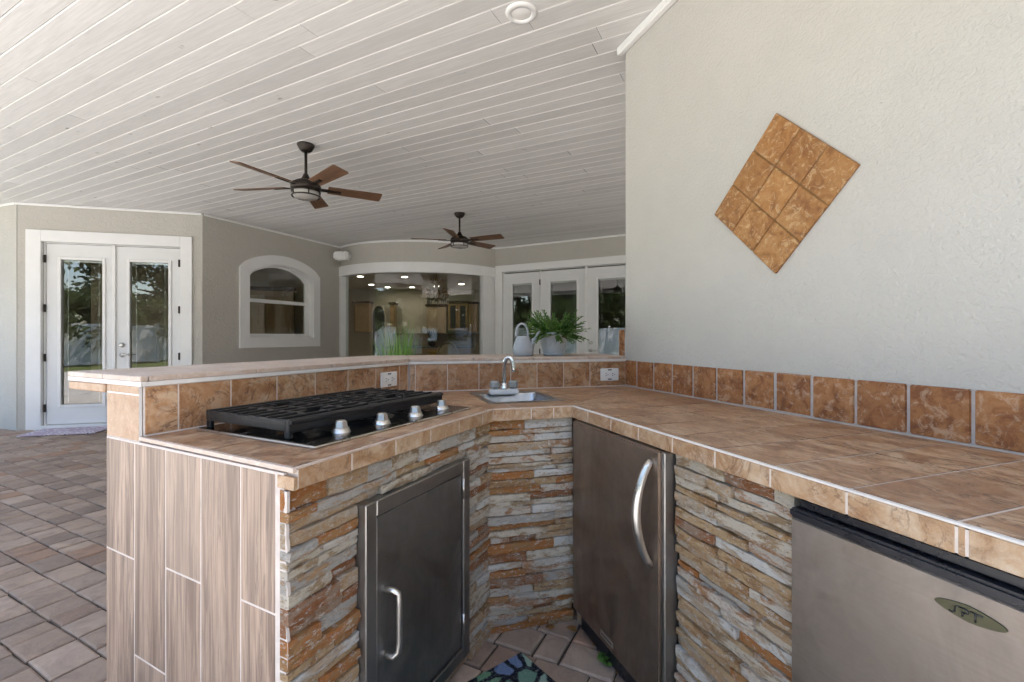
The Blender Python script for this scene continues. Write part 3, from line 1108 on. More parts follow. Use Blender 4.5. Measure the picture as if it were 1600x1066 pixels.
def tile_grid(rg, fr, du, dv, x0, y0, x1, y1, gap, m, name):
    y = y0
    while y < y1:
        x = x0
        while x < x1:
            c = [fr.pt(x + gap, y + gap), fr.pt(x + du - gap, y + gap), fr.pt(x + du - gap, y + dv - gap), fr.pt(x + gap, y + dv - gap)]
            p = clip_in(c, rg)
            if len(p) >= 3 and abs(area2(p)) > 3e-4:
                for q in (minus(p, hole) if rg is regM else [p]):
                    if abs(area2(q)) > 2e-4:
                        prism(name, q, 0.9145, ZT + 0.0006 + random.uniform(-0.0003, 0.0003), m, kc, fr.a, 0.0004)
            x += du
        y += dv


def inset(rg, d):
    k = len(rg)
    out = []
    for i in range(k):
        a, b, c = rg[i - 1], rg[i], rg[(i + 1) % k]
        u1, u2 = (b - a).normalized(), (c - b).normalized()
        n1, n2 = Vector((-u1.y, u1.x)), Vector((-u2.y, u2.x))
        out.append(isect(b + n1 * d, u1, b + n2 * d, u2))
    return out


rM = inset(regM, 0.0012)
regM_full = regM
tile_grid(inset(regL, 0.0012), FL, 0.33, 0.33, -0.02, 0.0, 1.6, 0.9, 0.0027, MT['top'], 'countertop_tile')
regM = rM
tile_grid(rM, FM, 0.33, 0.33, -0.9, 0.0, 1.2, 1.2, 0.0027, MT['top'], 'countertop_tile')
tile_grid(inset(regR, 0.0012), FRC, 0.165, 0.33, -0.6835, 0.0, s_end, 0.99, 0.0027, MT['top'], 'countertop_tile')


def edge_run(fr, cuts, m=MT['edge'], y0=-0.011, y1=0.0005, tr=MT['ledge']):
    for a, b in zip(cuts[:-1], cuts[1:]):
        box('edge_tile', fr, a + 0.0016, b - 0.0016, y0, y1 - 0.001, 0.866, ZT - 0.004, m, kc, 0.0015)
    box('edge_grout', fr, cuts[0], cuts[-1], y0 + 0.0009, y1, 0.868, ZT - 0.006, MT['grout'], kc)
    box('edge_trim', fr, cuts[0], cuts[-1], y0 + 0.0005, y1 - 0.0004, ZT - 0.0038, ZT + 0.0006, tr, kc, 0.001)


edge_run(FL, [0.0, 0.16, 0.327, 0.494, 0.661, 0.828, FL.L - 0.004])
edge_run(FM, [0.004, 0.165, 0.262, FM.L - 0.003])
edge_run(FRC, [0.012, 0.142, 0.307, 0.472, 0.637, 0.801, 0.965, 1.132, 1.299, 1.312, 1.48, 1.65, 1.82, s_end], MT['edge'], -0.011, 0.0005, MT['white_grout'])
# left end edge (over the wood-look planks)
FEe = Fr(L0, A)
box('edge_trim', FEe, 0.0, FEe.L + 0.008, -0.010, 0.0, ZT - 0.011, ZT + 0.0006, MT['ledge'], kc, 0.001)

# ledger stone
box('mortar_bed', FL, 0.004, FL.L - 0.01, 0.034, 0.06, 0.0, 0.871, MT['mortar'], kc)
box('mortar_bed', FM, 0.0, FM.L, 0.034, 0.06, 0.0, 0.871, MT['mortar'], kc)
box('mortar_bed', FRC, 0.0, 0.044, 0.034, 0.06, 0.0, 0.871, MT['mortar'], kc)
box('mortar_bed', FRC, 0.622, 1.008, 0.034, 0.06, 0.0, 0.871, MT['mortar'], kc)
box('mortar_bed', FRC, 1.52, s_end, 0.034, 0.06, 0.0, 0.871, MT['mortar'], kc)


def stone_vf(L, h, pr):
    nx = max(3, int(L / 0.028))
    nz = 2
    v, f = [], []
    sl = random.uniform(-0.5, 0.5) * 0.006
    tp = [random.uniform(-0.0022, 0.0015) for _ in range(nx + 1)]
    bt = [random.uniform(-0.0015, 0.0022) for _ in range(nx + 1)]
    for k in range(nz + 1):
        for i in range(nx + 1):
            x = -L / 2 + L * i / nx
            if 0 < i < nx:
                x += random.uniform(-0.006, 0.006)
            z0, z1 = -h / 2 + bt[i], h / 2 + tp[i]
            z = z0 + (z1 - z0) * (0, random.uniform(0.35, 0.65), 1)[k]
            y = -pr + random.uniform(-0.0022, 0.0022) + sl * (2 * i / nx - 1)
            if i in (0, nx):
                y += random.uniform(0.0, 0.003)
            if k != 1:
                y += random.uniform(-0.0005, 0.0025)
            v.append((x, y, z))
    w = nx + 1
    for k in range(nz):
        for i in range(nx):
            a = k * w + i
            f.append((a, a + 1, a + w + 1, a + w))
    per = [i for i in range(w)] + [w - 1 + w * k for k in range(1, nz + 1)] + [nz * w + i for i in range(nx - 1, -1, -1)] + [w * k for k in range(nz - 1, 0, -1)]
    base = len(v)
    for i in per:
        v.append((v[i][0], 0.0, v[i][2]))
    m_ = len(per)
    for i in range(m_):
        j = (i + 1) % m_
        f.append((per[j], per[i], base + i, base + j))
    return v, f


def stones(fr, x0, x1, z0, z1, holes=(), lmin=0.08, lmax=0.30, sc2=1.0):
    z = z0
    while z < z1 - 0.008:
        h = min(random.choice((0.018, 0.023, 0.027, 0.030, 0.034, 0.040)) * sc2, z1 - z)
        if z1 - z - h < 0.014:
            h = z1 - z
        spans = [(x0, x1)]
        for (a, b, c, d) in holes:
            if z + h > c + 0.006 and z < d - 0.006:
                spans = [s for q in spans for s in ((q[0], min(q[1], a)), (max(q[0], b), q[1])) if s[1] - s[0] > 0.012]
        for (a, b) in spans:
            x = a
            while x < b - 0.004:
                L = random.uniform(lmin, lmax)
                if b - x - L < 0.05:
                    L = b - x
                L = min(L, b - x)
                pr = random.uniform(0.014, 0.034)
                v, f = stone_vf(L - 0.002, h - 0.0022, pr)
                mesh_obj('stone', v, f, MT['stone'], kc, fr.M @ Matrix.Translation((x + L / 2, 0.036, z + h / 2)))
                x += L
        z += h


stones(FL, -0.010, FL.L + 0.016, 0.0, 0.864, [(0.205, 0.733, 0.05, 0.766)])
stones(FM, -0.014, FM.L + 0.004, 0.0, 0.864)
stones(FRC, 0.002, 0.043, 0.0, 0.864, (), 0.04, 0.05, 1.3)
stones(FRC, 0.624, 1.008, 0.0, 0.864)

# access door in the stone
ad = MB()
x0, x1, z0, z1, w = 0.207, 0.731, 0.056, 0.762, 0.042
for q in ((x0, x0 + w, z0, z1), (x1 - w, x1, z0, z1), (x0 + w, x1 - w, z1 - w, z1), (x0 + w, x1 - w, z0, z0 + w)):
    ad.box(q[0], q[1], -0.012, 0.03, q[2], q[3])
adf = ad.build('access_door', MT['frame_steel'], kc, FL.M, False, 0.0025, label='dark stainless access door with a U-shaped pull in the stone')
box('door_panel', FL, x0 + w + 0.004, x1 - w - 0.004, -0.006, 0.012, z0 + w + 0.004, z1 - w - 0.004, MT['black_steel'], adf, 0.003)
box('gap', FL, x0 + w, x1 - w, 0.014, 0.028, z0 + w, z1 - w, MT['gap_shade'], adf)  # near-black box painted as the shade behind the door panel
hx = 0.292
tube('pull_handle', [(hx, -0.004, 0.50), (hx + 0.002, -0.03, 0.502), (hx + 0.010, -0.041, 0.492), (hx + 0.012, -0.042, 0.46), (hx + 0.012, -0.042, 0.36), (hx + 0.010, -0.041, 0.33), (hx + 0.002, -0.03, 0.318), (hx, -0.004, 0.32)], 0.0085, MT['satin'], adf, FL.M, 12)
for zz in (0.185, 0.665):
    tube('hinge', [(x1 - w - 0.001, -0.012, zz - 0.035), (x1 - w - 0.001, -0.012, zz + 0.035)], 0.0045, MT['satin'], adf, FL.M, 8)

# wood-look tile end of the island
JX = [0.0]
for px in (216, 265, 320, 382, 437):
    JX.append(wall_px(FE, px, 700)[0])
JZ = [[wall_px(FE, 173, 853)[1]], [wall_px(FE, 240, 1035)[1]], [wall_px(FE, 292, 897)[1]], [0.16], [wall_px(FE, 405, 944)[1]]]
for i in range(5):
    zs = [0.0] + JZ[i] + [0.896]
    for a, b in zip(zs[:-1], zs[1:]):
        box('wood_look_plank', FE, JX[i] + 0.0022, JX[i + 1] - 0.0022, -0.010, 0.0, a + 0.0022, b - 0.0022, MT['woodtile'], kc, 0.0012)
box('end_grout', FE, 0.002, FE.L - 0.024, -0.0092, 0.02, 0.0, 0.900, MT['grout'], kc)
# ragged mortar strip on the corner
mv, mf = [], []
k = 40
for i in range(k + 1):
    z = 0.86 * i / k
    j = random.uniform(-0.006, 0.004)
    mv += [(FE.L - 0.026, -0.0085, z), (FE.L - 0.013 + j, -0.0095, z), (FE.L - 0.013 + j, -0.002, z), (FE.L - 0.026, -0.002, z)]
for i in range(k):
    for q in range(4):
        mf.append((i * 4 + q, i * 4 + (q + 1) % 4, i * 4 + 4 + (q + 1) % 4, i * 4 + 4 + q))
mf += [(3, 2, 1, 0), (k * 4, k * 4 + 1, k * 4 + 2, k * 4 + 3)]
fixn(mesh_obj('corner_mortar', mv, mf, MT['grout'], kc, FE.M))
box('corner_tile', FE, FE.L - 0.045, FE.L + 0.012, -0.011, -0.0005, 0.866, 0.895, MT['edge'], kc, 0.001)

# raised bar wall and ledge
TB = 0.195
L1o = isect(FLB.pt(0, TB), FLB.u, FMB.pt(0, TB), FMB.u)
W0o = FMB.pt(FMB.L, TB)
prism('bar_wall', [L0 + FLB.n * 0.004, L1 + FLB.n * 0.004, L1o, L0o + FLB.u * 0.003], 0.0, 1.060, MT['grout'], kc)
prism('bar_wall', [L1 + FMB.n * 0.004, W0 - FMB.u * 0.003, W0o - FMB.u * 0.003, L1o], 0.0, 1.060, MT['grout'], kc)


def bar_tiles(fr, cuts):
    for a, b in zip(cuts[:-1], cuts[1:]):
        box('bar_tile', fr, a + 0.0014, b - 0.0014, -0.007, 0.0035, ZT + 0.003, 1.0585, MT['bar'], kc, 0.0015)
    box('bar_grout', fr, cuts[0], cuts[-1], -0.0062, 0.0038, ZT + 0.001, 1.0592, MT['grout'], kc)
    box('base_grout', fr, cuts[0], cuts[-1], -0.012, -0.0072, ZT - 0.0005, ZT + 0.0035, MT['white_grout'], kc)


bar_tiles(FLB, [0.0, 0.0906, 0.2534, 0.4264, 0.599, 0.7724, 0.945, 1.115, FLB.L - 0.008])
mc = [0.010]
for px in (649, 699, 748, 797.6, 838.7, 880, 921):
    mc.append(wall_px(FMB, px, 580)[0])
bar_tiles(FMB, mc + [FMB.L - 0.002])
# column end of the bar
box('column_tile', FE, 0.001, 0.195, -0.0085, -0.0005, 0.9015, 1.0335, MT['column'], kc, 0.0015)
box('column_tile', FE, 0.001, 0.195, -0.0085, -0.0005, 1.0375, 1.0595, MT['column'], kc, 0.001)
box('column_grout', FE, 0.001, 0.1955, -0.0076, -0.0004, 0.9005, 1.0600, MT['white_grout'], kc)
# ledge made of tiles
OV = 0.245
ly0, ly1 = -0.012, TB + OV
La, Lb = FLB.pt(-0.012, ly0), isect(FLB.pt(0, ly0), FLB.u, FMB.pt(0, ly0), FMB.u)
Lc, Ld = isect(FLB.pt(0, ly1), FLB.u, FMB.pt(0, ly1), FMB.u), FLB.pt(-0.012, ly1)
regLa = ccw([La, Lb, Lc, Ld])
regLb = ccw([Lb, FMB.pt(FMB.L, ly0), FMB.pt(FMB.L + 0.0, ly1), Lc])
for rg, fr in ((regLa, FLB), (regLb, FMB)):
    rgi = inset(rg, 0.001)
    y = ly0
    for dv in (0.222, 0.231):
        x = -0.66
        while x < 1.9:
            c = [fr.pt(x + 0.0015, y + 0.0015), fr.pt(x + 0.3335, y + 0.0015), fr.pt(x + 0.3335, y + dv - 0.0015), fr.pt(x + 0.0015, y + dv - 0.0015)]
            p = clip_in(c, rgi)
            if len(p) >= 3 and abs(area2(p)) > 5e-4:
                prism('ledge_tile', p, 1.074, 1.090, MT['ledge'], kc, fr.a, 0.002)
            x += 0.335
        y += dv
    prism('ledge_bed', rgi, 1.0605, 1.0735, MT['white_grout'], kc)
# underside of the overhang at the free end
prism('overhang_block', [FLB.pt(-0.01, TB + 0.01), FLB.pt(0.5, TB + 0.01), FLB.pt(0.5, ly1 - 0.004), FLB.pt(-0.01, ly1 - 0.004)], 1.032, 1.060, MT['column'], kc, FLB.a, 0.004)
# backsplash of rust tiles on the stucco wall
bs = [0.006] + [1.0166 - 0.1482 * i for i in range(6, 0, -1)] + [1.0166 + 0.1482 * i for i in range(0, 15)]
for a, b in zip(bs[:-1], bs[1:]):
    j = random.uniform(-0.001, 0.001)
    box('backsplash_tile', FRW, a + 0.0042, b - 0.0042, -0.012 + j, -0.001, ZT + 0.006, 1.0655 + j, MT['rust'], kc, 0.003, 2)
box('backsplash_grout', FRW, 0.004, bs[-1], -0.0085, -0.0006, ZT + 0.001, 1.064, MT['grout_grey'], kc)
box('base_grout', FRW, 0.004, bs[-1], -0.016, -0.0086, ZT - 0.0005, ZT + 0.005, MT['grout_grey'], kc)
# upright tile at the end of the stucco wall above the ledge
FWE = Fr(W0, ang=R(-70) + R(90) + R(180))
box('end_tile', FMB, FMB.L - 0.014, FMB.L - 0.003, 0.004, 0.055, 1.0915, 1.243, MT['rust'], kc, 0.002)

# ------------------------------------------------------------------ cooktop
CKO = Vector((-0.505, 1.180))
FC = Fr(CKO, ang=R(62.8))
ck = thing('gas_cooktop', (CKO.x, CKO.y, ZT), 'stainless gas cooktop with black iron grates and four silver knobs', 'cooktop')
CW, CD = 0.750, 0.533
box('rim', FC, 0.0, CW, 0.0, CD, ZT + 0.001, ZT + 0.0065, MT['satin'], ck, 0.002)
box('tray', FC, 0.006, CW - 0.006, 0.006, CD - 0.006, ZT + 0.0066, ZT + 0.0085, MT['tray'], ck, 0.0008)
zt = ZT + 0.0085
for q in range(2):
    g = MB()
    u0 = 0.022 + q * 0.356
    u1 = u0 + 0.353
    v0, v1 = 0.128, 0.515
    top = 0.975
    g.box(u0, u1, v0, v0 + 0.016, top - 0.036, top + 0.002)
    g.box(u0 + 0.002, u1 - 0.002, v0 - 0.006, v0 + 0.010, top - 0.012, top + 0.0)
    g.box(u0, u1, v1 - 0.016, v1, top - 0.03, top + 0.002)
    for uu in (u0, u1 - 0.014):
        g.box(uu, uu + 0.014, v0 + 0.016, v1 - 0.016, top - 0.031, top - 0.001)
        for vv in (v0, v1 - 0.022):
            g.box(uu + 0.0005, uu + 0.0135, vv, vv + 0.022, zt + 0.0005, top - 0.031)
    nb = 8
    for b in range(1, nb):
        vv = v0 + 0.008 + (v1 - v0 - 0.016) * b / nb
        if b in (2, 6):
            segs = ((u0, u0 + 0.125), (u1 - 0.125, u1))
        else:
            segs = ((u0, u1),)
        for a0, b0 in segs:
            g.box(a0 + 0.003, b0 - 0.003, vv - 0.0055, vv + 0.0055, top - 0.014, top + 0.0025)
    um = (u0 + u1) / 2
    for vc in (v0 + 0.115, v1 - 0.115):
        g.box(um - 0.006, um + 0.006, vc + 0.03, vc + 0.075, top - 0.016, top + 0.001)
        g.box(um - 0.006, um + 0.006, vc - 0.075, vc - 0.03, top - 0.016, top + 0.001)
        g.box(um - 0.075, um - 0.028, vc - 0.006, vc + 0.006, top - 0.016, top + 0.001)
        g.box(um + 0.028, um + 0.075, vc - 0.006, vc + 0.006, top - 0.016, top + 0.001)
        g.box(um - 0.0795, um - 0.067, vc - 0.062, vc + 0.062, top - 0.017, top + 0.0008)
        g.box(um + 0.067, um + 0.0795, vc - 0.062, vc + 0.062, top - 0.017, top + 0.0008)
        lathe('burner', [(0.0, 0.026), (0.03, 0.026), (0.036, 0.02), (0.036, 0.014), (0.045, 0.012), (0.048, 0.0)], MT['iron'], ck, FC.M @ Matrix.Translation((um, vc, zt)), 20)
    g.build('grate', MT['iron'], ck, FC.M, False, 0.002)
for px, py in ((533, 674), (597, 661), (649, 649), (690, 638)):
    d = 720 * (1.205 - 0.925) / (py - 526)
    p = Vector(((px - 800) * d / 720, d))
    kb = lathe('knob', [(0.0, 0.012), (0.0235, 0.012), (0.024, 0.006), (0.0265, 0.004), (0.0275, 0.0)], MT['satin'], ck, Matrix.Translation((p.x, p.y, zt)), 24)
    gb = MB()
    hh = [(-0.021, -0.021, 0), (0.021, -0.021, 0), (0.021, 0.021, 0), (-0.021, 0.021, 0)]
    lathe('knob_grip', [(0.0, 0.034), (0.013, 0.034), (0.0165, 0.031), (0.020, 0.0125)], MT['satin'], kb, Matrix.Translation((p.x, p.y, zt)) @ Matrix.Rotation(R(62.8), 4, 'Z'), 6, False)

# ------------------------------------------------------------------ sink and tap
sk_t = thing('sink', (SKO.x, SKO.y, 0.76), 'small square stainless sink set in the counter corner', 'sink')
FS = Fr(SKO, ang=math.atan2(SKU.y, SKU.x))
rim = MB()
for q in ((0, SKW, 0, 0.026), (0, SKW, SKD - 0.075, SKD), (0, 0.026, 0.026, SKD - 0.075), (SKW - 0.026, SKW, 0.026, SKD - 0.075)):
    rim.box(q[0], q[1], q[2], q[3], ZT + 0.001, ZT + 0.0045)
rim.build('rim', MT['sink'], sk_t, FS.M, False, 0.0012)
bv, bf = [], []
prof = [(0.0, ZT + 0.0035), (0.004, ZT - 0.006), (0.012, ZT - 0.10), (0.03, ZT - 0.128), (0.06, ZT - 0.135)]
x0, x1, y0, y1 = 0.025, SKW - 0.025, 0.025, SKD - 0.074


def rrect(x0, x1, y0, y1, r, k=5):
    out = []
    for cx, cy, a0 in ((x1 - r, y0 + r, -90), (x1 - r, y1 - r, 0), (x0 + r, y1 - r, 90), (x0 + r, y0 + r, 180)):
        for i in range(k + 1):
            a = R(a0 + 90 * i / k)
            out.append((cx + r * math.cos(a), cy + r * math.sin(a)))
    return out


for d, z in prof:
    for p in rrect(x0 + d, x1 - d, y0 + d, y1 - d, 0.03):
        bv.append((p[0], p[1], z))
kk = 24
for i in range(len(prof) - 1):
    for q in range(kk):
        bf.append((i * kk + q, i * kk + (q + 1) % kk, (i + 1) * kk + (q + 1) % kk, (i + 1) * kk + q))
bf.append(tuple(range((len(prof) - 1) * kk, len(prof) * kk)))
mesh_obj('basin', bv, bf, MT['sink'], sk_t, FS.M, True)
lathe('drain', [(0.0, 0.002), (0.028, 0.002), (0.034, 0.0)], MT['chrome'], sk_t, FS.M @ Matrix.Translation((SKW / 2, 0.17, ZT - 0.134)), 18)

tp = Vector((-0.040, 2.300))
FT = Fr(tp, ang=R(15))
tap = thing('faucet', (tp.x, tp.y, ZT), 'chrome gooseneck faucet with clear handles behind the sink', 'faucet')
box('base_plate', FT, -0.074, 0.074, -0.02, 0.025, ZT + 0.001, ZT + 0.028, MT['platew'], tap, 0.006, 2)
pts = [(0, 0, ZT + 0.028), (0, 0, 1.06)]
for i in range(1, 9):
    a = R(180 - 20 * i)
    pts.append((0.018 + 0.018 * math.cos(a), -0.012 - 0.014 * (1 + math.cos(a)), 1.065 + 0.036 * math.sin(a)))
pts += [(0.038, -0.04, 1.045), (0.040, -0.041, 1.03)]
tube('spout', pts, [0.0115] * 3 + [0.011] * (len(pts) - 3), MT['chrome'], tap, FT.M, 14)
lathe('collar', [(0.011, 0.03), (0.016, 0.028), (0.018, 0.0)], MT['chrome'], tap, FT.M @ Matrix.Translation((0, 0, ZT + 0.028)), 18)
for s in (-1, 1):
    lathe('handle_knob', [(0.0, 0.042), (0.018, 0.042), (0.0255, 0.034), (0.0265, 0.012), (0.017, 0.004), (0.016, 0.0)], MT['acryl'], tap, FT.M @ Matrix.Translation((0.047 * s, 0, ZT + 0.0285)), 10, False)

# ------------------------------------------------------------------ outlets
def outlet(fr, x, z, y, label):
    t = thing('wall_outlet', (*fr.pt(x), z), label, 'outlet', 'outlets on the bar wall')
    pl = box('cover_plate', fr, x - 0.058, x + 0.058, y - 0.007, y, z - 0.036, z + 0.036, MT['platew'], t, 0.003, 2)
    for s in (-1, 1):
        rc = box('receptacle', fr, x + s * 0.021 - 0.017, x + s * 0.021 + 0.017, y - 0.010, y - 0.0072, z - 0.015, z + 0.015, MT['platew'], t, 0.003)
        for (a, b, w, h) in ((-0.004, 0.006, 0.004, 0.0012), (-0.004, -0.006, 0.004, 0.0012), (0.008, 0, 0.0022, 0.0022)):
            box('slot', fr, x + s * 0.021 + a - w, x + s * 0.021 + a + w, y - 0.0106, y - 0.0101, z + b - h, z + b + h, MT['gap_shade'], rc)
    for s in (-1, 1):
        box('test_label', fr, x - 0.012, x + 0.012, y - 0.0076, y - 0.0071, z + s * 0.027 - 0.003, z + s * 0.027 + 0.003, MT['blackp'], t)


x_, z_ = wall_px(FLB, 605, 594)
outlet(FLB, x_, z_ + 0.004, -0.0075, 'white outlet on the bar wall behind the cooktop')
x_, z_ = wall_px(FMB, 951, 585)
outlet(FMB, x_, z_, -0.0075, 'white outlet near the stucco wall corner')

# ------------------------------------------------------------------ refrigerators
rf = thing('undercounter_refrigerator', (*FRC.pt(0.3, 0.3), 0), 'tarnished dark steel refrigerator with bowed handle under the counter corner', 'refrigerator')
box('cabinet', FRC, 0.052, 0.612, 0.030, 0.56, 0.035, 0.858, MT['blackp'], rf, 0.003)
dr = box('door', FRC, 0.047, 0.600, -0.028, 0.024, 0.095, 0.862, MT['dark_steel'], rf, 0.005, 2)
box('door_edge', FRC, 0.6005, 0.618, -0.022, 0.026, 0.095, 0.862, MT['frame_steel'], dr, 0.003)
box('toe_grille', FRC, 0.06, 0.60, 0.004, 0.029, 0.012, 0.088, MT['blackp'], rf, 0.002)
hp = []
for i in range(17):
    t = i / 16
    z = 0.508 + (0.828 - 0.508) * t
    b = math.sin(math.pi * t) ** 0.75
    hp.append((0.563 - 0.004 * b, -0.030 - 0.050 * b, z))
tube('handle', hp, [0.011 + 0.003 * math.sin(math.pi * i / 16) for i in range(17)], MT['satin'], dr, FRC.M, 12)
nb = box('maker_plate', FRC, 0.268, 0.352, -0.0305, -0.0283, 0.118, 0.140, MT['satin'], dr, 0.0008)
box('plate_stripe', FRC, 0.276, 0.344, -0.0312, -0.0307, 0.1275, 0.1305, MT['dim'], nb)

sp = thing('mini_refrigerator', (*FRC.pt(1.25, 0.3), 0), 'dull steel mini refrigerator with black top strip and oval SPT badge', 'refrigerator')
box('cabinet', FRC, 1.022, 1.500, 0.035, 0.55, 0.03, 0.862, MT['blackp'], sp, 0.003)
d2 = box('door', FRC, 1.016, 1.505, -0.012, 0.030, 0.05, 0.822, MT['fridge_steel'], sp, 0.004)
box('top_strip', FRC, 1.014, 1.507, -0.016, 0.031, 0.8225, 0.842, MT['blackp'], d2, 0.005, 2)
box('vent_recess', FRC, 1.024, 1.498, 0.004, 0.034, 0.8425, 0.862, MT['blackp'], sp, 0.003)
bc = Vector((1.316, 0.783))
el = [(bc.x + 0.0435 * math.cos(a), bc.y + 0.0125 * math.sin(a) * (1 - 0.25 * abs(math.cos(a)))) for a in [2 * math.pi * i / 36 for i in range(36)]]
bg = plate('badge', FRC, el, -0.0145, -0.0122, MT['badge'], d2, label='olive oval badge lettered SPT')
let = MB()
def stroke(pts, r=0.0013):
    let.add(tube_vf([(bc.x + x, -0.0148, bc.y + z) for x, z in pts], r, 6))


stroke([(-0.024, -0.0062), (-0.0195, -0.0062), (-0.0170, -0.0045), (-0.0165, 0.003), (-0.0145, 0.0055), (-0.0105, 0.0055)])
stroke([(-0.0075, -0.0068), (-0.0072, 0.0)])
stroke([(-0.0105, 0.0055), (-0.0035, 0.0056), (-0.0008, 0.004), (-0.0006, 0.0008), (-0.003, -0.0008), (-0.0068, -0.0008)])
stroke([(0.0018, 0.0055), (0.0172, 0.0055)])
stroke([(0.0082, 0.0055), (0.0080, -0.0068)])
let.build('lettering', MT['blackp'], bg, FRC.M, True)

# ------------------------------------------------------------------ ceiling fans
def make_fan(loc, label, base):
    t = thing('ceiling_fan', (0, 0, 0), label, 'ceiling fan', 'bronze five-blade ceiling fans')
    lathe('canopy', [(0.0, 0.0), (0.072, 0.0), (0.074, -0.012), (0.066, -0.02), (0.066, -0.03), (0.058, -0.036), (0.056, -0.048), (0.036, -0.066), (0.0, -0.07)], MT['bronze'], t, seg=28)
    tube('downrod', [(0, 0, -0.06), (0, 0, -0.31)], 0.0125, MT['bronze'], t, seg=12)
    lathe('coupling', [(0.0, -0.262), (0.02, -0.265), (0.034, -0.30), (0.05, -0.318), (0.05, -0.325), (0.0, -0.326)], MT['bronze'], t, seg=24)
    lathe('motor_housing', [(0.0, -0.326), (0.085, -0.33), (0.118, -0.352), (0.128, -0.372), (0.128, -0.402), (0.118, -0.412), (0.0, -0.414)], MT['bronze'], t, seg=32)
    gl = lathe('light_shade', [(0.108, -0.415), (0.114, -0.425), (0.112, -0.465), (0.095, -0.482), (0.0, -0.488)], MT['frost'], t, seg=32)
    for r, z in ((0.119, -0.424), (0.117, -0.466)):
        ringv, ringf = tube_vf([(r * math.cos(2 * math.pi * i / 32), r * math.sin(2 * math.pi * i / 32), z) for i in range(33)], 0.0065, 8, False)
        mesh_obj('cage_ring', ringv, ringf, MT['bronze'], gl, smooth=True)
    for i in range(5):
        a = 2 * math.pi * i / 5 + 0.3
        tube('cage_post', [(0.119 * math.cos(a), 0.119 * math.sin(a), -0.424), (0.117 * math.cos(a), 0.117 * math.sin(a), -0.466)], 0.005, MT['bronze'], gl, seg=6)
    for i in range(5):
        a = R(base + 72 * i)
        M_ = Matrix.Rotation(a, 4, 'Z') @ Matrix.Translation((0, 0, -0.382)) @ Matrix.Rotation(R(-14), 4, 'X')
        out = []
        L0_, L1_, w0, w1 = 0.185, 0.665, 0.058, 0.070
        out = [(L0_, -w0), (L1_ - 0.012, -w1), (L1_, -w1 + 0.012), (L1_, w1 - 0.012), (L1_ - 0.012, w1), (L0_, w0)]
        k = len(out)
        v = [(p[0], p[1], -0.004) for p in out] + [(p[0], p[1], 0.004) for p in out]
        f = [tuple(range(k))[::-1], tuple(range(k, 2 * k))] + [(q, (q + 1) % k, k + (q + 1) % k, k + q) for q in range(k)]
        bl = mesh_obj('blade', v, f, MT['fanwood'], t, M_, False, 0.0015)
        mb = MB()
        mb.box(0.10, 0.30, -0.016, 0.016, -0.0115, -0.0045)
        mb.box(0.10, 0.20, -0.024, 0.024, -0.011, -0.005)
        mb.build('blade_bracket', MT['bronze'], bl, M_, False, 0.002)
    t.location = loc
    return t


make_fan((-1.852, 4.14, CE - 0.001), 'larger nearer bronze ceiling fan with walnut blades, hanging by the boards at left', 29)
make_fan((-0.733, 6.44, CE - 0.001), 'smaller farther bronze ceiling fan in front of the bowed glass wall', -24)

rl = thing('recessed_light', (0.05, 2.455, CE), 'round white recessed ceiling light near the stucco wall', 'ceiling light')
lathe('trim_ring', [(0.052, -0.001), (0.056, -0.012), (0.078, -0.010), (0.085, -0.003), (0.085, 0.0)], MT['white'], rl, Matrix.Translation((0.05, 2.455, CE)), 36)
lathe('lens', [(0.0, -0.008), (0.045, -0.007), (0.0535, -0.003)], MT['platew'], rl, Matrix.Translation((0.05, 2.455, CE)), 36)

# wall speaker in the corner over the bow
spk = thing('wall_speaker', (-3.17, 8.55, 2.66), 'white outdoor speaker mounted in the corner above the bowed glass', 'speaker')
FK = Fr((-3.31, 8.62), ang=R(-8))
box('speaker_body', FK, 0.02, 0.30, -0.13, 0.10, 2.625, 2.775, MT['platew'], spk, 0.03, 3)
box('speaker_grille', FK, 0.05, 0.22, -0.137, -0.1305, 2.645, 2.755, MT['white'], spk, 0.004)
lathe('end_cap', [(0.0, 0.03), (0.05, 0.026), (0.066, 0.0)], plain('grey_cap', (0.5, 0.5, 0.5), 0.5), spk, FK.M @ Matrix.Translation((0.30, -0.015, 2.70)) @ Matrix.Rotation(R(90), 4, 'Y'), 18)
box('bracket', FK, 0.10, 0.16, 0.101, 0.30, 2.68, 2.72, MT['platew'], spk, 0.004)

# ------------------------------------------------------------------ things on the ledge
ZL = 1.0905
cp = FMB.pt(wall_px(FMB, 833, 560)[0] - 0.02, 0.13)
wc = thing('watering_can', (cp.x, cp.y, ZL), 'grey plastic watering can with arched handle on the bar ledge', 'watering can')
Mw = Matrix.Translation((cp.x, cp.y, ZL))
lathe('can_body', [(0.0, 0.001), (0.052, 0.001), (0.058, 0.008), (0.058, 0.018), (0.060, 0.02), (0.060, 0.03), (0.061, 0.034), (0.060, 0.05), (0.054, 0.075), (0.044, 0.098), (0.036, 0.114), (0.034, 0.118), (0.030, 0.114), (0.030, 0.10), (0.0, 0.095)], MT['can'], wc, Mw, 28)
hpts = []
for i in range(15):
    a = R(195 - 210 * i / 14)
    hpts.append((-0.006 + 0.034 * math.cos(a), 0, 0.132 + 0.058 * math.sin(a)))
tube('arched_handle', [(-0.034, 0, 0.10)] + hpts + [(0.036, 0, 0.09)], 0.0085, MT['can'], wc, Mw, 10, 0.8)
tube('spout', [(0.046, 0, 0.05), (0.062, -0.004, 0.085), (0.076, -0.008, 0.115), (0.088, -0.010, 0.135), (0.104, -0.012, 0.15)], [0.017, 0.012, 0.0085, 0.0075, 0.009], MT['can'], wc, Mw, 10)

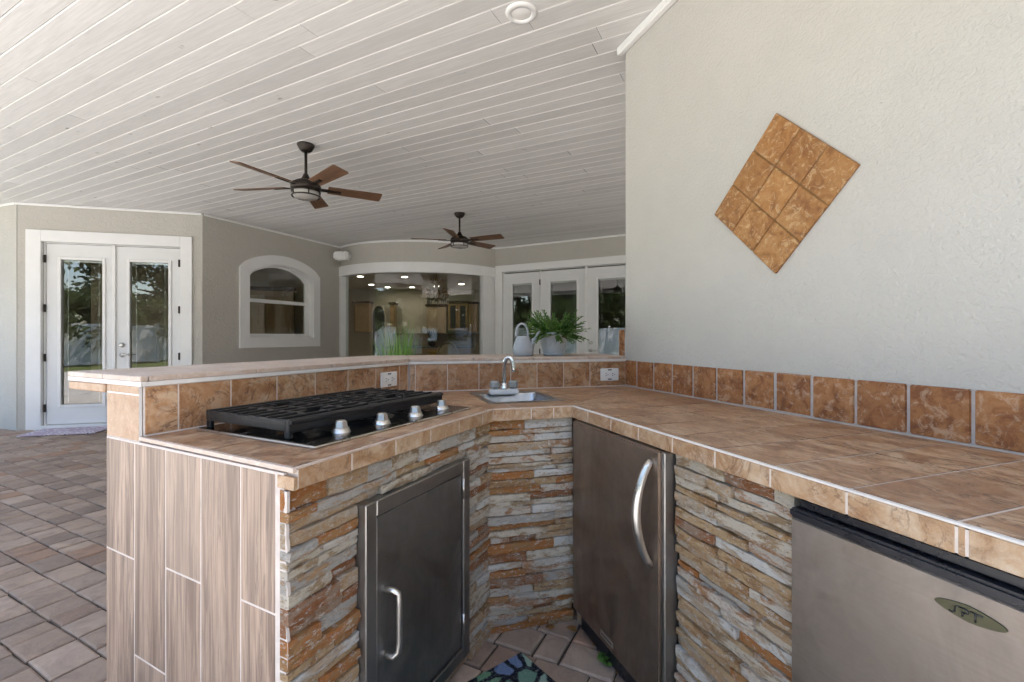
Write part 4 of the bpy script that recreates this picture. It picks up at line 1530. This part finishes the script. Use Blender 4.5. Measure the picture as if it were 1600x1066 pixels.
pp = FMB.pt(wall_px(FMB, 881, 560)[0], 0.17)
po = thing('potted_succulent', (pp.x, pp.y, ZL), 'bushy dark green plant in a grey glazed pot on the bar ledge', 'potted plant')
Mp = Matrix.Translation((pp.x, pp.y, ZL))
lathe('pot', [(0.0, 0.001), (0.062, 0.001), (0.064, 0.012), (0.061, 0.016), (0.066, 0.02), (0.068, 0.028), (0.078, 0.07), (0.086, 0.118), (0.092, 0.124), (0.092, 0.138), (0.086, 0.139), (0.082, 0.118), (0.0, 0.116)], MT['pot'], po, Mp, 36)
for sname in range(160):
    az = random.uniform(0, 2 * math.pi)
    sp_ = random.random() ** 0.7
    L = random.uniform(0.12, 0.205)
    rise = (1 - sp_) * 0.9 + 0.25
    p = Vector((0.045 * math.sqrt(random.random()) * math.cos(az), 0.045 * random.random() * math.sin(az), 0.115))
    d = Vector((math.cos(az) * (0.35 + sp_), math.sin(az) * (0.35 + sp_), rise)).normalized()
    mb = MB()
    k = 9
    seg = L / k
    pts_, rad_ = [], []
    for i in range(k + 1):
        pts_.append(tuple(p))
        rad_.append((0.0085 if i % 2 else 0.0048) * (1 - 0.35 * i / k) if i < k else 0.002)
        d = (d + Vector((0, 0, -0.03 - 0.06 * sp_)) + Vector((random.uniform(-.08, .08), random.uniform(-.08, .08), random.uniform(-.05, .05)))).normalized()
        p = p + d * seg
    mb.add(tube_vf(pts_, rad_, 5, True, 0.42))
    # side leaflets
    for i in range(2, k):
        q = Vector(pts_[i])
        dd = (Vector(pts_[i + 1]) - q).normalized() if i < k else d
        for s in (-1, 1):
            side = dd.cross(Vector((0, 0, 1)))
            if side.length < 0.1:
                side = Vector((1, 0, 0))
            side.normalize()
            tip = q + dd * 0.017 + side * s * random.uniform(0.009, 0.016) + Vector((0, 0, random.uniform(-0.004, 0.008)))
            mb.add(tube_vf([tuple(q), tuple((q + tip) / 2 + Vector((0, 0, 0.002))), tuple(tip)], [0.002, 0.005, 0.0012], 4, True, 0.4))
    mb.build('stem', MT['succ'], po, Mp, True)

# ornamental grass in a tall pot behind the bar
gp = Vector((-0.80, 3.30))
og = thing('ornamental_grass', (gp.x, gp.y, 0), 'spiky green ornamental grass rising behind the bar before the bowed glass', 'plant')
Mg = Matrix.Translation((gp.x, gp.y, 0))
lathe('planter', [(0.0, 0.002), (0.12, 0.002), (0.17, 0.36), (0.18, 0.37), (0.18, 0.40), (0.165, 0.40), (0.16, 0.36), (0.0, 0.35)], MT['pot'], og, Mg, 28)
for i in range(150):
    az = random.uniform(0, 2 * math.pi)
    L = random.uniform(0.74, 1.03)
    out = random.uniform(0.05, 0.42)
    w = random.uniform(0.006, 0.011)
    v, f = [], []
    k = 7
    for j in range(k + 1):
        t = j / k
        r = 0.05 * random.random() * 0.2 + 0.03 + out * L * t ** 2.0 * 0.55
        z = 0.36 + L * t * (1 - 0.22 * out * t * 1.6)
        ww = w * (1 - t ** 2 * 0.95)
        cx, cy_ = r * math.cos(az), r * math.sin(az)
        tx, ty = -math.sin(az), math.cos(az)
        v += [(cx + tx * ww, cy_ + ty * ww, z), (cx, cy_, z + ww * 0.6), (cx - tx * ww, cy_ - ty * ww, z)]
    for j in range(k):
        f += [(3 * j, 3 * j + 1, 3 * j + 4, 3 * j + 3), (3 * j + 1, 3 * j + 2, 3 * j + 5, 3 * j + 4)]
    mesh_obj('grass_blade', v, f, MT['blade'], og, Mg, True)

# ------------------------------------------------------------------ floor things
rg_ = box('flowered_rug', Fr((0.035, 1.735), ang=R(-52)), 0.0, 0.75, -0.42, 0.0, 0.006, 0.020, MT['rug'], None, 0.004, label='dark flowered rug in green, blue and purple on the pavers', cat='rug')
box('doormat', FD, 0.33, 1.12, -0.52, -0.06, 0.006, 0.018, MT['mat'], None, 0.004, label='pale patterned doormat outside the left french doors', cat='doormat')


def leafy(name, p, s, az, m, label, cat, group, z=0.012):
    v, f = [], []
    k = 6
    for i in range(k + 1):
        t = i / k
        w = 0.42 * s * math.sin(math.pi * min(1, t * 0.92 + 0.04)) ** 0.8
        zz = z + 0.25 * s * (t - 0.5) ** 2 + 0.002
        v += [(-w, s * (t - 0.5) * 1.6, zz + 0.18 * w), (0, s * (t - 0.5) * 1.6, zz), (w, s * (t - 0.5) * 1.6, zz + 0.18 * w)]
    for i in range(k):
        f += [(3 * i, 3 * i + 1, 3 * i + 4, 3 * i + 3), (3 * i + 1, 3 * i + 2, 3 * i + 5, 3 * i + 4)]
    o = mesh_obj(name, v, f, m, None, Matrix.Translation((p[0], p[1], 0)) @ Matrix.Rotation(az, 4, 'Z'), True, label=label, cat=cat, group=group)
    md = o.modifiers.new('thickness', 'SOLIDIFY')
    md.thickness = 0.0012
    return o


def fl(px, py, z=0.0):
    d = 720 * (1.205 - z) / (py - 526)
    return ((px - 800) * d / 720, d)


for px, py, s in ((858, 984, 0.022), (893, 986, 0.026), (896, 990, 0.02), (925, 985, 0.03), (940, 1000, 0.035), (948, 1004, 0.028), (968, 1053, 0.03), (985, 1048, 0.022), (862, 986, 0.02), (930, 1012, 0.018)):
    leafy('dry_leaf', fl(px, py), s, random.uniform(0, 6), MT['dry'], 'small curled brown leaf on the pavers by the dark refrigerator', 'leaf', 'dry leaves by the refrigerator')
for (px, py, lab) in ((943, 1037, 'low green weed between pavers, nearer the flowered rug'), (955, 1012, 'low green weed at the foot of the dark refrigerator door')):
    q = fl(px, py)
    wt = thing('weed', (q[0], q[1], 0), lab, 'weed')
    for i in range(8):
        a = i * 0.8
        mb = MB()
        r = random.uniform(0.008, 0.03)
        v, f = lathe_vf([(0.0, 0.006), (0.011, 0.004), (0.017, 0.0)], 8)
        o = mesh_obj('leaf', v, f, MT['succ'], wt, Matrix.Translation((q[0] + r * math.cos(a), q[1] + r * math.sin(a), 0.012 + 0.012 * random.random())) @ Matrix.Rotation(random.uniform(-.5, .5), 4, 'X') @ Matrix.Rotation(random.uniform(-.5, .5), 4, 'Y'), True)
    tube('runner', [(q[0], q[1], 0.008), (q[0] + 0.04, q[1] - 0.03, 0.007), (q[0] + 0.08, q[1] - 0.09, 0.006)], 0.002, MT['bark'], wt, None, 5)

# ------------------------------------------------------------------ kitchen behind the bowed glass
KB = 14.2


def kx(px, d=KB - 0.35):
    return (px - 800) * d / 720


def kz(py, d=KB - 0.35):
    return 1.205 + (526 - py) * d / 720


def cabinet(name, px0, px1, py0, py1, m, label, glass=False, doors=2, depth=0.33):
    x0, x1, z1, z0 = kx(px0), kx(px1), kz(py0), kz(py1)
    t = thing(name, ((x0 + x1) / 2, KB - 0.2, z0), label, 'cabinet', 'kitchen cabinets behind the bowed glass')
    box('cabinet_box', FX, x0, x1, KB - depth, KB - 0.01, z0, z1, m, t, 0.004)
    box('cornice', FX, x0 - 0.03, x1 + 0.03, KB - depth - 0.06, KB - 0.012, z1 + 0.001, z1 + 0.07, MT['dkwood'], t, 0.01)
    w = (x1 - x0) / doors
    for i in range(doors):
        a, b = x0 + w * i + 0.008, x0 + w * (i + 1) - 0.008
        mb = MB()
        s = 0.06
        y = KB - depth
        for q in ((a, a + s, z0 + 0.01, z1 - 0.01), (b - s, b, z0 + 0.01, z1 - 0.01), (a + s, b - s, z1 - 0.01 - s, z1 - 0.01), (a + s, b - s, z0 + 0.01, z0 + 0.01 + s)):
            mb.box(q[0], q[1], y - 0.024, y - 0.001, q[2], q[3])
        d = mb.build('cabinet_door', m, t, None, False, 0.003)
        box('panel', FX, a + s, b - s, y - 0.010, y - 0.002, z0 + 0.01 + s, z1 - 0.01 - s, MT['dim'] if glass else m, d)
        tube('pull', [(b - 0.03, y - 0.045, z0 + 0.12), (b - 0.03, y - 0.045, z0 + 0.22)], 0.006, MT['gold'], d, None, 6)
    return t


cabinet('kitchen_cabinet', 553, 577, 474, 519, MT['cab'], 'honey wood upper kitchen cabinet left of the arched doorway', False, 1)
cabinet('kitchen_cabinet', 609, 616, 476, 520, MT['cab'], 'narrow honey wood kitchen cabinet right of the arched doorway', False, 1)
cabinet('kitchen_cabinet', 666, 697, 479, 521, MT['cabl'], 'cream upper kitchen cabinet between the chandelier and glass-door cabinet', False, 2)
cabinet('kitchen_cabinet', 700, 731, 474, 517, MT['cab'], 'honey wood kitchen cabinet with two dark glass doors', True, 2)
cabinet('kitchen_cabinet', 732, 746, 475, 519, MT['cab'], 'rightmost honey wood upper kitchen cabinet', False, 1)
# arched doorway
ax0, ax1 = kx(577.5), kx(597)
az0 = kz(492)
FKb = Fr((0, KB - 0.03), ang=0.0)
ap = [(ax0, 0.01)] + [(ax0 + (ax1 - ax0) * i / 14, az0 + (kz(477) - az0) * math.sqrt(max(0, 1 - (2 * i / 14 - 1) ** 2))) for i in range(15)] + [(ax1, 0.01)]
arch = thing('arched_doorway', ((ax0 + ax1) / 2, KB, 0), 'dark arched doorway in the kitchen wall behind the glass', 'doorway')
plate('opening_shade', FKb, ap, -0.01, 0.02, MT['dim'], arch)  # flat dark plate painted as the shade of an open doorway
ap2 = [(ax0 - 0.06, 0.01)] + [(ax0 - 0.06 + (ax1 - ax0 + 0.12) * i / 14, az0 + 0.02 + (kz(477) - az0 + 0.04) * math.sqrt(max(0, 1 - (2 * i / 14 - 1) ** 2))) for i in range(15)] + [(ax1 + 0.06, 0.01)]
ring('arch_trim', FKb, ap2, ap, -0.05, 0.0, MT['iwall'], arch)
bcab = thing('base_cabinet', (-2.2, KB - 0.3, 0), 'run of dark-topped base cabinets along the kitchen wall', 'cabinet')
box('base_box', FX, kx(609), kx(750), KB - 0.6, KB - 0.01, 0.01, 0.87, MT['cab'], bcab, 0.004)
box('worktop', FX, kx(609) - 0.03, kx(750), KB - 0.63, KB - 0.008, 0.8705, 0.91, MT['dim'], bcab, 0.006)
box('splashback', FX, kx(609), kx(750), KB - 0.03, KB - 0.006, 0.911, 1.30, plain('tan_splash', (0.25, 0.18, 0.11), 0.4), bcab)
vase = thing('kitchen_canister', (kx(675), KB - 0.4, 0.911), 'dark jar of utensils on the kitchen worktop', 'jar')
lathe('jar', [(0.0, 0.0), (0.09, 0.0), (0.11, 0.12), (0.08, 0.24), (0.0, 0.24)], MT['blackp'], vase, Matrix.Translation((kx(675), KB - 0.4, 0.912)), 16)
for i in range(5):
    tube('utensil', [(kx(675) + 0.02 * (i - 2), KB - 0.4, 1.12), (kx(675) + 0.06 * (i - 2), KB - 0.42, 1.36 + 0.03 * (i % 2))], [0.008, 0.018], MT['blackp'], vase, None, 6)
# table, chairs, bowl
tb = thing('dining_table', (-1.35, 10.6, 0), 'dark wood dining table seen through the bowed glass', 'table')
lathe('table_top', [(0.0, 0.72), (0.60, 0.72), (0.62, 0.735), (0.62, 0.755), (0.0, 0.76)], MT['dkwood'], tb, Matrix.Translation((-1.35, 10.6, 0)), 40)
lathe('pedestal', [(0.0, 0.012), (0.30, 0.012), (0.26, 0.06), (0.07, 0.16), (0.06, 0.55), (0.12, 0.719), (0.0, 0.7195)], MT['dkwood'], tb, Matrix.Translation((-1.35, 10.6, 0)), 24)
bwl = lathe('fruit_bowl', [(0.0, 0.002), (0.07, 0.002), (0.075, 0.02), (0.13, 0.09), (0.145, 0.125), (0.138, 0.125), (0.12, 0.09), (0.06, 0.03), (0.0, 0.026)], MT['yellow'], None, Matrix.Translation((-1.78, 10.42, 0.76)), 28, label='yellow bowl on the dark dining table behind the glass', cat='bowl')


def round_chair(x, y, rz, label):
    t = thing('dining_chair', (x, y, 0), label, 'chair', 'round-backed dining chairs behind the glass')
    M_ = Matrix.Translation((x, y, 0)) @ Matrix.Rotation(rz, 4, 'Z')
    lathe('seat', [(0.0, 0.43), (0.21, 0.43), (0.225, 0.45), (0.21, 0.48), (0.0, 0.49)], MT['rattan'], t, M_, 24)
    for sx, sy in ((-1, -1), (1, -1), (-1, 1), (1, 1)):
        tube('leg', [(0.15 * sx, 0.15 * sy, 0.429), (0.19 * sx, 0.19 * sy, 0.012)], [0.02, 0.013], MT['rattan'], t, M_, 8)
    pts = [(0.22 * math.cos(R(a)), -0.20 - 0.03 * math.sin(R(a)), 0.79 + 0.30 * math.sin(R(a))) for a in range(-60, 241, 15)]
    tube('back_hoop', pts, 0.02, MT['rattan'], t, M_, 8)
    pan = [(0.19 * math.cos(R(a)), 0.79 + 0.26 * math.sin(R(a))) for a in range(0, 360, 20)]
    plate('back_panel', Fr((0, 0), ang=0.0), pan, -0.215, -0.2, MT['rattan'], t).matrix_basis = M_ @ Matrix.Translation((0, -0.208, 0.79))
    for sx in (-1, 1):
        tube('back_post', [(0.11 * sx, -0.19, 0.47), (0.11 * sx, -0.19, 0.56)], 0.016, MT['rattan'], t, M_, 8)
    return t


round_chair(-1.36, 9.86, 0.05, 'round-backed tan dining chair left, nearest the bowl behind the glass')
round_chair(-0.78, 10.25, 0.6, 'round-backed tan dining chair right, by the white glass jamb')
# chandelier
ch = thing('chandelier', (-1.72, 10.5, 2.66), 'antique gold branching chandelier above the dining table', 'chandelier')
Mc = Matrix.Translation((-1.72, 10.5, 0))
tube('chain', [(0, 0, 2.66), (0, 0, 2.42)], 0.012, MT['gold'], ch, Mc, 6)
lathe('stem', [(0.0, 2.43), (0.03, 2.42), (0.05, 2.34), (0.02, 2.25), (0.06, 2.12), (0.03, 2.02), (0.0, 2.0)], MT['gold'], ch, Mc, 14)
for i in range(8):
    a = i * math.pi / 4
    c, s = math.cos(a), math.sin(a)
    ar = tube('arm', [(0.04 * c, 0.04 * s, 2.10), (0.14 * c, 0.14 * s, 2.04), (0.24 * c, 0.24 * s, 2.08), (0.28 * c, 0.28 * s, 2.17)], 0.011, MT['gold'], ch, Mc, 6)
    lathe('shade', [(0.02, 0.12), (0.055, 0.0)], MT['gold'], ar, Mc @ Matrix.Translation((0.28 * c, 0.28 * s, 2.18)), 10)
    tube('crystal', [(0.2 * c, 0.2 * s, 2.05), (0.2 * c, 0.2 * s, 1.93)], [0.02, 0.004], MT['acryl'], ar, Mc, 6)
    tube('scroll', [(0.03 * c, 0.03 * s, 2.40), (0.15 * c, 0.15 * s, 2.44), (0.13 * c, 0.13 * s, 2.52)], 0.011, MT['gold'], ar, Mc, 6)
# recessed kitchen lights
for i, (px, py) in enumerate(((563, 431.7), (580, 444.6), (611, 450.8), (632.5, 432.6), (644.4, 449), (682, 447), (721, 443.6))):
    d = 720 * (2.665 - 1.205) / (526 - py)
    q = ((px - 800) * d / 720, min(d, 13.6))
    t = thing('kitchen_downlight', (q[0], q[1], 2.665), 'lit kitchen downlight behind the bowed glass, ' + ('front one at far left', 'second from the left', 'third from the left, above the arch', 'front one left of the chandelier', 'rear one left of the chandelier', 'just right of the chandelier', 'rightmost one')[i], 'downlight', 'lit kitchen downlights')
    lathe('lens', [(0.0, -0.008), (0.075, -0.008)], MT['lamp'], t, Matrix.Translation((q[0], q[1], 2.665)), 20)
    lathe('trim_ring', [(0.075, -0.002), (0.08, -0.012), (0.10, -0.004), (0.10, 0.0)], MT['white'], t, Matrix.Translation((q[0], q[1], 2.665)), 20)

for (x, y, lab) in ((-5.6, 8.3, 'added recessed downlight lighting the room behind the arched window'), (-7.3, 8.0, 'added recessed downlight lighting the room behind the left french doors'), (1.6, 10.2, 'added recessed downlight lighting the room behind the three glass doors')):
    t = thing('added_room_light', (x, y, 2.665), lab, 'downlight')  # lamps added to brighten the otherwise dark rooms behind the glass
    lathe('lens', [(0.0, -0.008), (0.075, -0.008)], MT['lamp'], t, Matrix.Translation((x, y, 2.665)), 20)
    lathe('trim_ring', [(0.075, -0.002), (0.08, -0.012), (0.10, -0.004), (0.10, 0.0)], MT['white'], t, Matrix.Translation((x, y, 2.665)), 20)
wr = thing('wardrobe', (-6.2, 9.7, 0), 'brown panelled cupboard inside the room behind the arched window', 'cupboard')
FWR = Fr((-7.0, 9.72), (-4.75, 10.6))
box('carcass', FWR, 0, 2.2, -0.35, -0.02, 0.01, 2.2, MT['cab'], wr, 0.006)
for i in range(4):
    box('door_panel', FWR, 0.03 + i * 0.545, 0.545 + i * 0.545, -0.375, -0.351, 0.06, 2.1, MT['cabl'] if i == 2 else MT['cab'], wr, 0.008)
box('cornice', FWR, -0.04, 2.24, -0.42, -0.02, 2.201, 2.28, MT['dkwood'], wr, 0.012)
# ------------------------------------------------------------------ the yard behind the camera, seen in the glass
def fence(p, q, label):
    fr = Fr(p, q)
    t = thing('vinyl_fence', (p[0], p[1], -0.12), label, 'fence')
    n = int(fr.L / 2.4)
    for i in range(n + 1):
        x = i * 2.4
        ps = box('post', fr, x - 0.065, x + 0.065, -0.065, 0.065, -0.12, 1.80, MT['vinyl'], t, 0.006)
        box('post_cap', fr, x - 0.08, x + 0.08, -0.08, 0.08, 1.801, 1.86, MT['vinyl'], ps, 0.02)
        if i < n:
            mb = MB()
            for k in range(14):
                mb.box(x + 0.066 + k * 0.162, x + 0.066 + (k + 1) * 0.162 - 0.004, -0.012, 0.012, 0.0, 1.68)
            pn = mb.build('fence_panel', MT['vinyl'], t, fr.M)
            box('top_rail', fr, x + 0.066, x + 2.334, -0.03, 0.03, 1.66, 1.76, MT['vinyl'], pn, 0.006)
            box('bottom_rail', fr, x + 0.066, x + 2.334, -0.03, 0.03, -0.06, 0.06, MT['vinyl'], pn, 0.006)


fence((3.0, -27.8), (-24.3, 3.2), 'white vinyl privacy fence slanting across the yard, mirrored in the glass doors')
fence((16.6, -14.5), (-3.0, -14.5), 'white vinyl privacy fence straight behind the camera')
fence((16.8, 9.5), (16.8, -14.3), 'white vinyl privacy fence along the right side yard')


def make_tree(seed):
    random.seed(seed)
    t = thing('yard_tree', (0, 0, 0), 'leafy tree', 'tree', 'trees beyond the white fence')
    tr = MB()
    tr.add(tube_vf([(0, 0, 0), (0.1, 0.05, 1.6), (0.0, 0.1, 3.2), (0.15, 0.0, 5.0)], [0.26, 0.2, 0.15, 0.07], 8))
    ends = []
    for i in range(9):
        a = i * 2.4
        z0 = 2.0 + 0.32 * i
        e = Vector((math.cos(a) * random.uniform(1.4, 2.4), math.sin(a) * random.uniform(1.4, 2.4), z0 + random.uniform(0.8, 1.9)))
        tr.add(tube_vf([(0.05, 0.05, z0), tuple(Vector((0, 0, z0)).lerp(e, 0.5) + Vector((0, 0, 0.25))), tuple(e)], [0.09, 0.06, 0.025], 6))
        ends.append(e)
    ends.append(Vector((0.1, 0, 6.0)))
    tr.build('trunk', MT['bark'], t, None, True)
    v, f = [], []
    for e in ends:
        for s in range(5):
            c = e + Vector((random.gauss(0, 0.75), random.gauss(0, 0.75), random.gauss(0.1, 0.5)))
            for _ in range(150):
                p = c + Vector((random.gauss(0, 0.34), random.gauss(0, 0.34), random.gauss(0, 0.28)))
                a = Vector((random.gauss(0, 1), random.gauss(0, 1), random.gauss(0, 0.7))).normalized()
                b = a.cross(Vector((random.gauss(0, 1), random.gauss(0, 1), random.gauss(0, 1)))).normalized()
                s1, s2 = random.uniform(0.10, 0.18), random.uniform(0.06, 0.10)
                k = len(v)
                v += [tuple(p - a * s1), tuple(p + b * s2), tuple(p + a * s1), tuple(p - b * s2)]
                f.append((k, k + 1, k + 2, k + 3))
    mesh_obj('crown', v, f, MT['leaf'], t)
    return t


def along(t, d):
    return (-8.8 - 0.66 * t - 0.75 * d, -14.4 + 0.75 * t - 0.66 * d)


spots = [(*along(-5.0, 2.9), 1.25, 0), (*along(-8.6, 3.6), 1.2, 1), (*along(5.0, 3.2), 1.0, 0), (*along(7.2, 3.6), 1.3, 1), (*along(11.2, 3.0), 1.15, 0), (*along(15, 3.6), 1.3, 1),
         (*along(18.6, 3.2), 1.2, 0), (*along(-12.5, 3.4), 1.3, 1), (1.5, -18.0, 1.2, 0), (6.0, -18.4, 1.3, 1), (10.8, -18, 1.2, 0), (15, -18, 1.3, 1), (19.5, -6, 1.2, 0), (20, -1, 1.3, 1), (19.3, 4.5, 1.2, 0)]
where = ['mirrored in the right leaf of the left french doors', 'beyond the slanting fence, first to the rear', 'beyond the slanting fence, first to the left', 'beyond the slanting fence, second to the left',
         'beyond the slanting fence, third to the left', 'beyond the slanting fence, fourth to the left', 'beyond the slanting fence, fifth to the left', 'beyond the slanting fence, rearmost',
         'behind the camera fence, leftmost', 'behind the camera fence, second from left', 'behind the camera fence, third from left', 'behind the camera fence, rightmost',
         'rear one beyond the right side fence', 'middle one beyond the right side fence', 'front one beyond the right side fence']
protos = [make_tree(3), make_tree(8)]
first = [True, True]
for i, (x, y, s, k) in enumerate(spots):
    t = protos[k] if first[k] else copy_tree(protos[k])
    first[k] = False
    t['label'] = 'leafy yard tree ' + where[i]
    t.location = (x, y, -0.12)
    t.scale = (s, s, s)
    t.rotation_euler = (0, 0, i * 1.7)

shr = [(*along(-14 + 2.9 * i, 1.7 + 0.3 * (i % 3)), 0.62 + 0.06 * (i % 2), i % 2) for i in range(12)] + [(-2.0 + 3.0 * i, -16.6 - 0.4 * (i % 2), 0.8, i % 2) for i in range(6)] + [(18.6, -12 + 4.2 * i, 0.8, i % 2) for i in range(5)]
for i, (x, y, s, k) in enumerate(shr):
    t = copy_tree(protos[k])
    t.name = 'garden_shrub'
    t['category'] = 'shrub'
    t['group'] = 'shrubs along the white fences'
    ordn = ('rearmost', 'second', 'third', 'fourth', 'fifth', 'sixth', 'seventh', 'eighth', 'ninth', 'tenth', 'eleventh', 'last')
    if i < 12:
        t['label'] = 'bushy shrub beyond the slanting white fence, ' + ordn[i] + ' counted from the rear'
    elif i < 18:
        t['label'] = 'bushy shrub beyond the fence behind the camera, ' + ('leftmost' if i == 12 else ordn[i - 12]) + ' counted from the left'
    else:
        t['label'] = 'bushy shrub beyond the right side fence, ' + ordn[i - 18] + ' counted from the rear'
    t.location = (x, y, -1.0)
    t.scale = (s * 1.25, s * 1.25, s)
    t.rotation_euler = (0, 0, i * 2.3)
